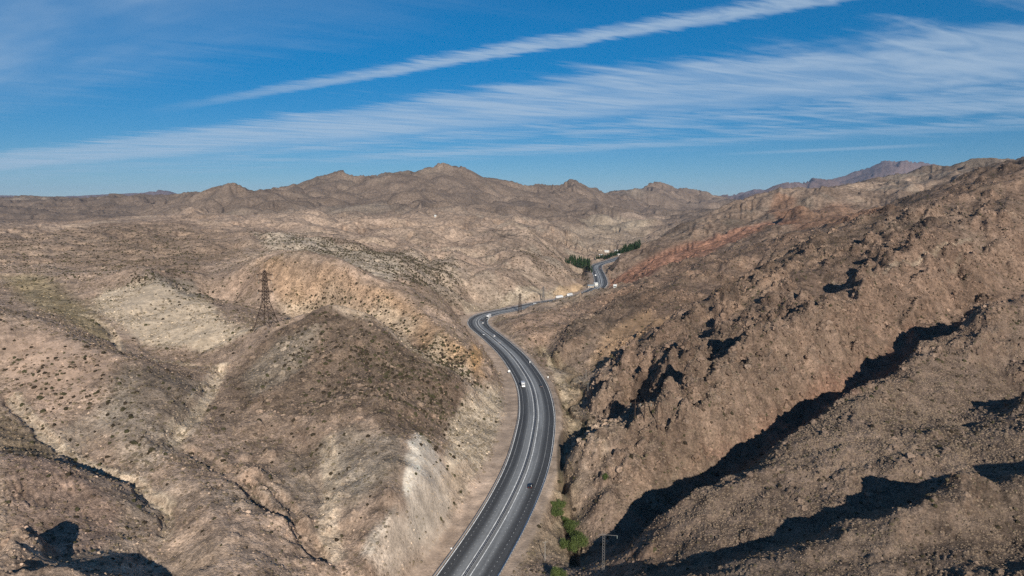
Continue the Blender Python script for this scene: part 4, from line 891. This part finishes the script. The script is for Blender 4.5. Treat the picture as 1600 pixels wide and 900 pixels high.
def pole(px, py, h, label, arm=True, r=.16):
    g = ground_at(px, py); d = math.hypot(g[0], g[1]); H = h * d / FPX; o = thing('utility_pole', g, R(20), label, 'pole', 'pale utility poles along the creek')
    m = MB(); m.bar((0, 0, -.6), (0, 0, H), r, r * .65, 8); m.build('shaft', CPOLE, o)
    if arm:
        m = MB(); m.bar((-.9, 0, H - .5), (.9, 0, H - .5), .06); a = m.build('cross_arm', CPOLE, o)
        for x in (-.8, .8):
            m = MB(); m.bar((x, 0, H - .45), (x, 0, H - .2), .06, .04, 6); m.build('insulator', GLASSI, a)
    return o
pole(851.5, 876, 34, 'pale concrete pole with a long thin shadow nearest the bottom right of the road')
pole(918.6, 611, 13, 'short white pole at the creek crossing below the rocky slope'); pole(915.5, 592, 15, 'white pole beside the upper loop of the creek')
pole(937.6, 453, 9, 'pale pole in front of the far bend of the road')
def board(px, py, h, label, cw):
    g = ground_at(px, py); d = math.hypot(g[0], g[1]); H = h * d / FPX; o = thing('road_sign', g, R(0), label, 'sign', 'small roadside signs')
    for x in (-cw * .3, cw * .3):
        m = MB(); m.bar((x, 0, -.3), (x, 0, H * .9), .05, .05, 6); m.build('post', STEEL, o)
    m = MB(); m.box(-cw / 2, cw / 2, -.09, -.05, H * .45, H); m.build('panel', WHITEP, o, .01)
board(795.5, 584, 6, 'white roadside sign on the dirt verge left of the middle stretch', 1.6); board(856.3, 592.5, 5, 'narrow white sign right of the road below the creek', .8); board(705.3, 860, 5, 'small white marker board on the dirt verge at the bottom left of the road', .6)
board(1059 - 330 + 99, 569, 5, 'small white marker right of the road under the scrubby hill', .6)

# ------------------------------------------------------------------ trees and green bushes
def leaf_material(name, c0, c1):
    m = bpy.data.materials.new(name); m.use_nodes = True; T = NT(m.node_tree); b = T.n['Principled BSDF']
    oi = T.node('ShaderNodeObjectInfo'); g = T.node('ShaderNodeNewGeometry'); n = T.noise(g.outputs['Position'], .9, 4, .6)
    c = T.mix(T.sm(T.m('ADD', T.m('MULTIPLY', n, .8), T.m('MULTIPLY', oi.outputs['Random'], .35)), .3, .85), (*c0, 1), (*c1, 1)); T.l.new(c, b.inputs['Base Color'])
    b.inputs['Roughness'].default_value = .7; b.inputs['Specular IOR Level'].default_value = .15; return m
BARK = mat('grey bark', (.12, .09, .065), .9, var=.2)
def crown_mesh(name, clumps, n, leaf, seed):
    """many small leaf faces spread through several clump volumes"""
    r_ = np.random.default_rng(seed); Vv = []; F = []; w = np.array([c[3] * c[4] for c in clumps]); w /= w.sum()
    for q in r_.choice(len(clumps), n, p=w):
        cx, cy, cz, rx, rz = clumps[q]; d = r_.normal(size=3); d /= np.linalg.norm(d); rad = r_.random() ** .45
        p = np.array((cx, cy, cz)) + d * rad * np.array((rx, rx, rz)); a = r_.normal(size=3); a += d * 1.2; a /= np.linalg.norm(a); u = np.cross(a, r_.normal(size=3)); u /= np.linalg.norm(u); v = np.cross(a, u); s = leaf * r_.uniform(.6, 1.3); k = len(Vv)
        Vv += [tuple(p - u * s), tuple(p + v * s * .5), tuple(p + u * s), tuple(p - v * s * .5)]; F.append((k, k + 1, k + 2, k + 3))
    me = bpy.data.meshes.new(name); me.from_pydata(Vv, [], F); me.update(); return me
POPLAR = leaf_material('dark poplar leaves', (.014, .034, .013), (.040, .072, .026)); WILLOW = leaf_material('olive willow leaves', (.045, .068, .018), (.10, .13, .04))
tree_src = []
for q in range(4):
    r_ = random.Random(40 + q); cl = [(r_.uniform(-.5, .5), r_.uniform(-.5, .5), 2.5 + k * 2.1, 1.9 - abs(k - 2) * .22 - (.35 if k > 5 else 0), 1.9) for k in range(7)]
    tree_src.append((crown_mesh('crown', cl, 620, .55, q), cl))
m = MB(); m.bar((0, 0, -.8), (0, 0, 6), .3, .18, 7); m.bar((0, 0, 6), (.2, .1, 13), .18, .05, 6)
for a in range(6): m.bar((0, 0, 3 + a * 1.4), (1.2 * math.cos(a * 2.1), 1.2 * math.sin(a * 2.1), 4.6 + a * 1.5), .08, .03, 5)
trunk_me = bpy.data.meshes.new('trunk'); trunk_me.from_pydata(m.V, [], m.F); trunk_me.update(); trunk_me.materials.append(BARK)
def poplar(loc, h, w, label, group, k):
    o = thing('poplar_tree', loc, random.uniform(0, 6.28), label, 'tree', group); o.scale = (w, w, h / 16.5)
    me = tree_src[k % 4][0]
    link('trunk', trunk_me, None, o); link('crown', me, POPLAR, o); return o
tr = random.Random(5)
rowA = [(884 + i * 2.1 + tr.uniform(-.6, .6), 409.5 + i * .82 + tr.uniform(-.3, .4)) for i in range(20)]
rowB = [(891 + i * 2.2 + tr.uniform(-.7, .7), 407 + i * .45 + tr.uniform(-.4, .4)) for i in range(15)] + [(900 + i * 2.3 + tr.uniform(-.6, .6), 412.5 + i * .45 + tr.uniform(-.4, .4)) for i in range(10)]
for k, (px, py) in enumerate(rowA + rowB):
    edge = px < 889; g = ground_at(px, py + 1.0)
    poplar(g, tr.uniform(9, 12) if edge else tr.uniform(13, 18), tr.uniform(.85, 1.25), ('low dark green tree tapering off at the left edge of the grove' if edge else 'tall dark green poplar along the front of the grove nearest the far road' if k < 20 or k >= 35 else 'dark green poplar along the back of the grove against the hillside'), 'trees in the grove by the far road bend', k)
rowC = [(932 + i * 1.9 + tr.uniform(-.7, .7), 405.5 - i * .32 + tr.uniform(-1.2, .6)) for i in range(17)] + [(961 + i * 1.55 + tr.uniform(-.5, .5), 399.5 - i * .47 + tr.uniform(-.8, .5)) for i in range(26)]
rowC += [(944 + i * 2.1 + tr.uniform(-.6, .6), 406 - i * .72 + tr.uniform(-.8, .5)) for i in range(26)]
for k, (px, py) in enumerate(rowC):
    g = ground_at(px, py); poplar(g, tr.uniform(6, 13) if px < 962 else tr.uniform(9, 18.5), tr.uniform(.8, 1.8), ('short green tree among the pale roofs of the far village' if k < 17 else 'tall dark poplar in the row running right from the village' if px < 985 else 'dark poplar at the thin right end of the row against the ridge'), 'trees around the far village', k)
def bush(px, py, wpx, hpx, label, seed, n=2600):
    g = ground_at(px, py); d = math.hypot(g[0], g[1], ) * 1.08; R_ = wpx * d / FPX / 2 * 1.38; H = hpx * d / FPX * 1.25; r_ = random.Random(seed)
    o = thing('willow_bush', g, 0, label, 'bush', 'green bushes along the creek')
    cl = [(r_.uniform(-.55, .55) * R_, r_.uniform(-.5, .5) * R_, H * r_.uniform(.3, .75), R_ * r_.uniform(.32, .5), H * r_.uniform(.22, .34)) for _ in range(11)]
    link('crown', crown_mesh('crown', cl, n, .22, seed), WILLOW, o)
    m = MB()
    for c in cl[:7]: m.bar((r_.uniform(-.15, .15), r_.uniform(-.15, .15), -.4), (c[0], c[1], c[2]), .09, .03, 5)
    m.build('stem', BARK, o)
bush(867, 797, 12, 12, 'small olive green bush on the left of a pair beside the road', 1, 1500); bush(876.5, 796, 14, 13, 'round bright green bush on the right of the pair beside the road', 2, 1800)
bush(870.5, 811, 18, 15, 'single green bush just below the pair nearest the guard rail', 3); bush(893, 836, 22, 19, 'tall green bush at the upper end of the large clump in the creek bed', 4, 3200)
bush(904, 856, 24, 20, 'broad green bush on the right of the large clump beside the dark shade', 5, 3400); bush(892, 866, 22, 18, 'lowest green bush of the large clump above the pale boulder', 6, 3200); bush(885, 822, 14, 14, 'narrow green bush joining the upper end of the large clump', 9, 1600); bush(898, 846, 20, 17, 'green bush in the middle of the large clump in the creek bed', 10, 2800); bush(883, 858, 14, 12, 'small green bush on the road side of the large clump', 11, 1500); bush(872, 905, 22, 16, 'dark green bush cut by the bottom edge right of the road', 7, 2500)
bush(946, 750, 9, 9, 'lone dark bush on the rocky slope right of the creek', 8, 1000)

# ------------------------------------------------------------------ far village
WALLW, WALLP, ROOFP, ROOFB, WIN = mat('white plaster', (.62, .60, .55), .9, var=.08), mat('pale mud plaster', (.42, .34, .26), .9, var=.12), mat('pale metal roof', (.68, .69, .66), .5, .1, .08), mat('blue grey roof', (.20, .26, .30), .5, .1, .1), mat('dark window', (.03, .035, .04), .3)
def house(px, py, w, dpt, h, rz, wall, roof, label, rh=1.5):
    g = ground_at(px, py); o = thing('house', (g[0], g[1], g[2] - .3), R(rz), label, 'house', None)
    m = MB(); m.box(-w / 2, w / 2, -dpt / 2, dpt / 2, -1, h); m.build('wall', wall, o)
    m = MB(); m.box(-w / 2 - .4, w / 2 + .4, -dpt / 2 - .4, dpt / 2 + .4, h + .01, h + rh, (.0, .0), dpt * .42); m.build('roof', roof, o)
    for k in range(max(2, int(w / 3.5))):
        x = -w / 2 + (k + .5) * w / max(2, int(w / 3.5)); m = MB(); m.box(x - .55, x + .55, -dpt / 2 - .06, -dpt / 2 + .02, 1.0, 2.2); f = m.build('window', WIN, o)
        m = MB(); m.box(x - .65, x + .65, -dpt / 2 - .14, -dpt / 2 - .065, .88, .98); m.build('sill', WALLW, f)
    m = MB(); m.box(-.45, .45, -dpt / 2 - .05, -dpt / 2 + .02, -.2, 2.05); m.build('door', ROOFB, o)
house(938.5, 400, 9, 7, 3.4, 10, WALLP, ROOFP, 'hut with a pale roof left of the other houses in the trees'); house(948, 393.5, 12, 8, 3.4, -8, WALLW, ROOFP, 'long white roofed house at the back of the village')
house(962.5, 394, 9, 8, 5.0, 20, WALLW, ROOFP, 'two storey whitish house at the left end of the poplar row'); house(967, 399, 7, 6, 3.0, 5, WALLP, ROOFP, 'small hut with pale roof among the village trees'); house(937, 392, 12, 8, 3.0, 15, WALLP, WALLP, 'mud coloured flat farm building highest in the village', .4)
house(930.5, 447.5, 5.5, 6, 5.0, 25, WALLW, ROOFP, 'white roadside building below the far bend'); house(922.5, 449.5, 9, 5, 3.5, 10, WALLP, ROOFB, 'low blue grey shed beside the white roadside building'); house(961, 449, 3.6, 3.2, 2.4, -10, WALLW, ROOFP, 'small white hut right of the far road on the hillside')
house(680, 338.5, 4.5, 4, 3, 15, WALLW, ROOFP, 'tiny white hut alone high on the distant slope')
# ------------------------------------------------------------------ air: thin haze over the whole valley
hz = box_mesh('haze', [((0, 0, (Z.max() + Z.min()) / 2), (1, 0, 0), (0, 1, 0), (31500, 31500, (Z.max() - Z.min()) / 2 + 15))]) if HAZE > 0 else None
if hz:
    m = bpy.data.materials.new('haze'); m.use_nodes = True; T = NT(m.node_tree); T.n.clear()
    pv = T.node('ShaderNodeVolumePrincipled'); pv.inputs['Color'].default_value = (.5, .68, 1.0, 1); pv.inputs['Density'].default_value = HAZE; pv.inputs['Anisotropy'].default_value = 0.0
    out = T.node('ShaderNodeOutputMaterial'); T.l.new(pv.outputs[0], out.inputs['Volume'])
    tag(link('haze', hz, m), kind='stuff')
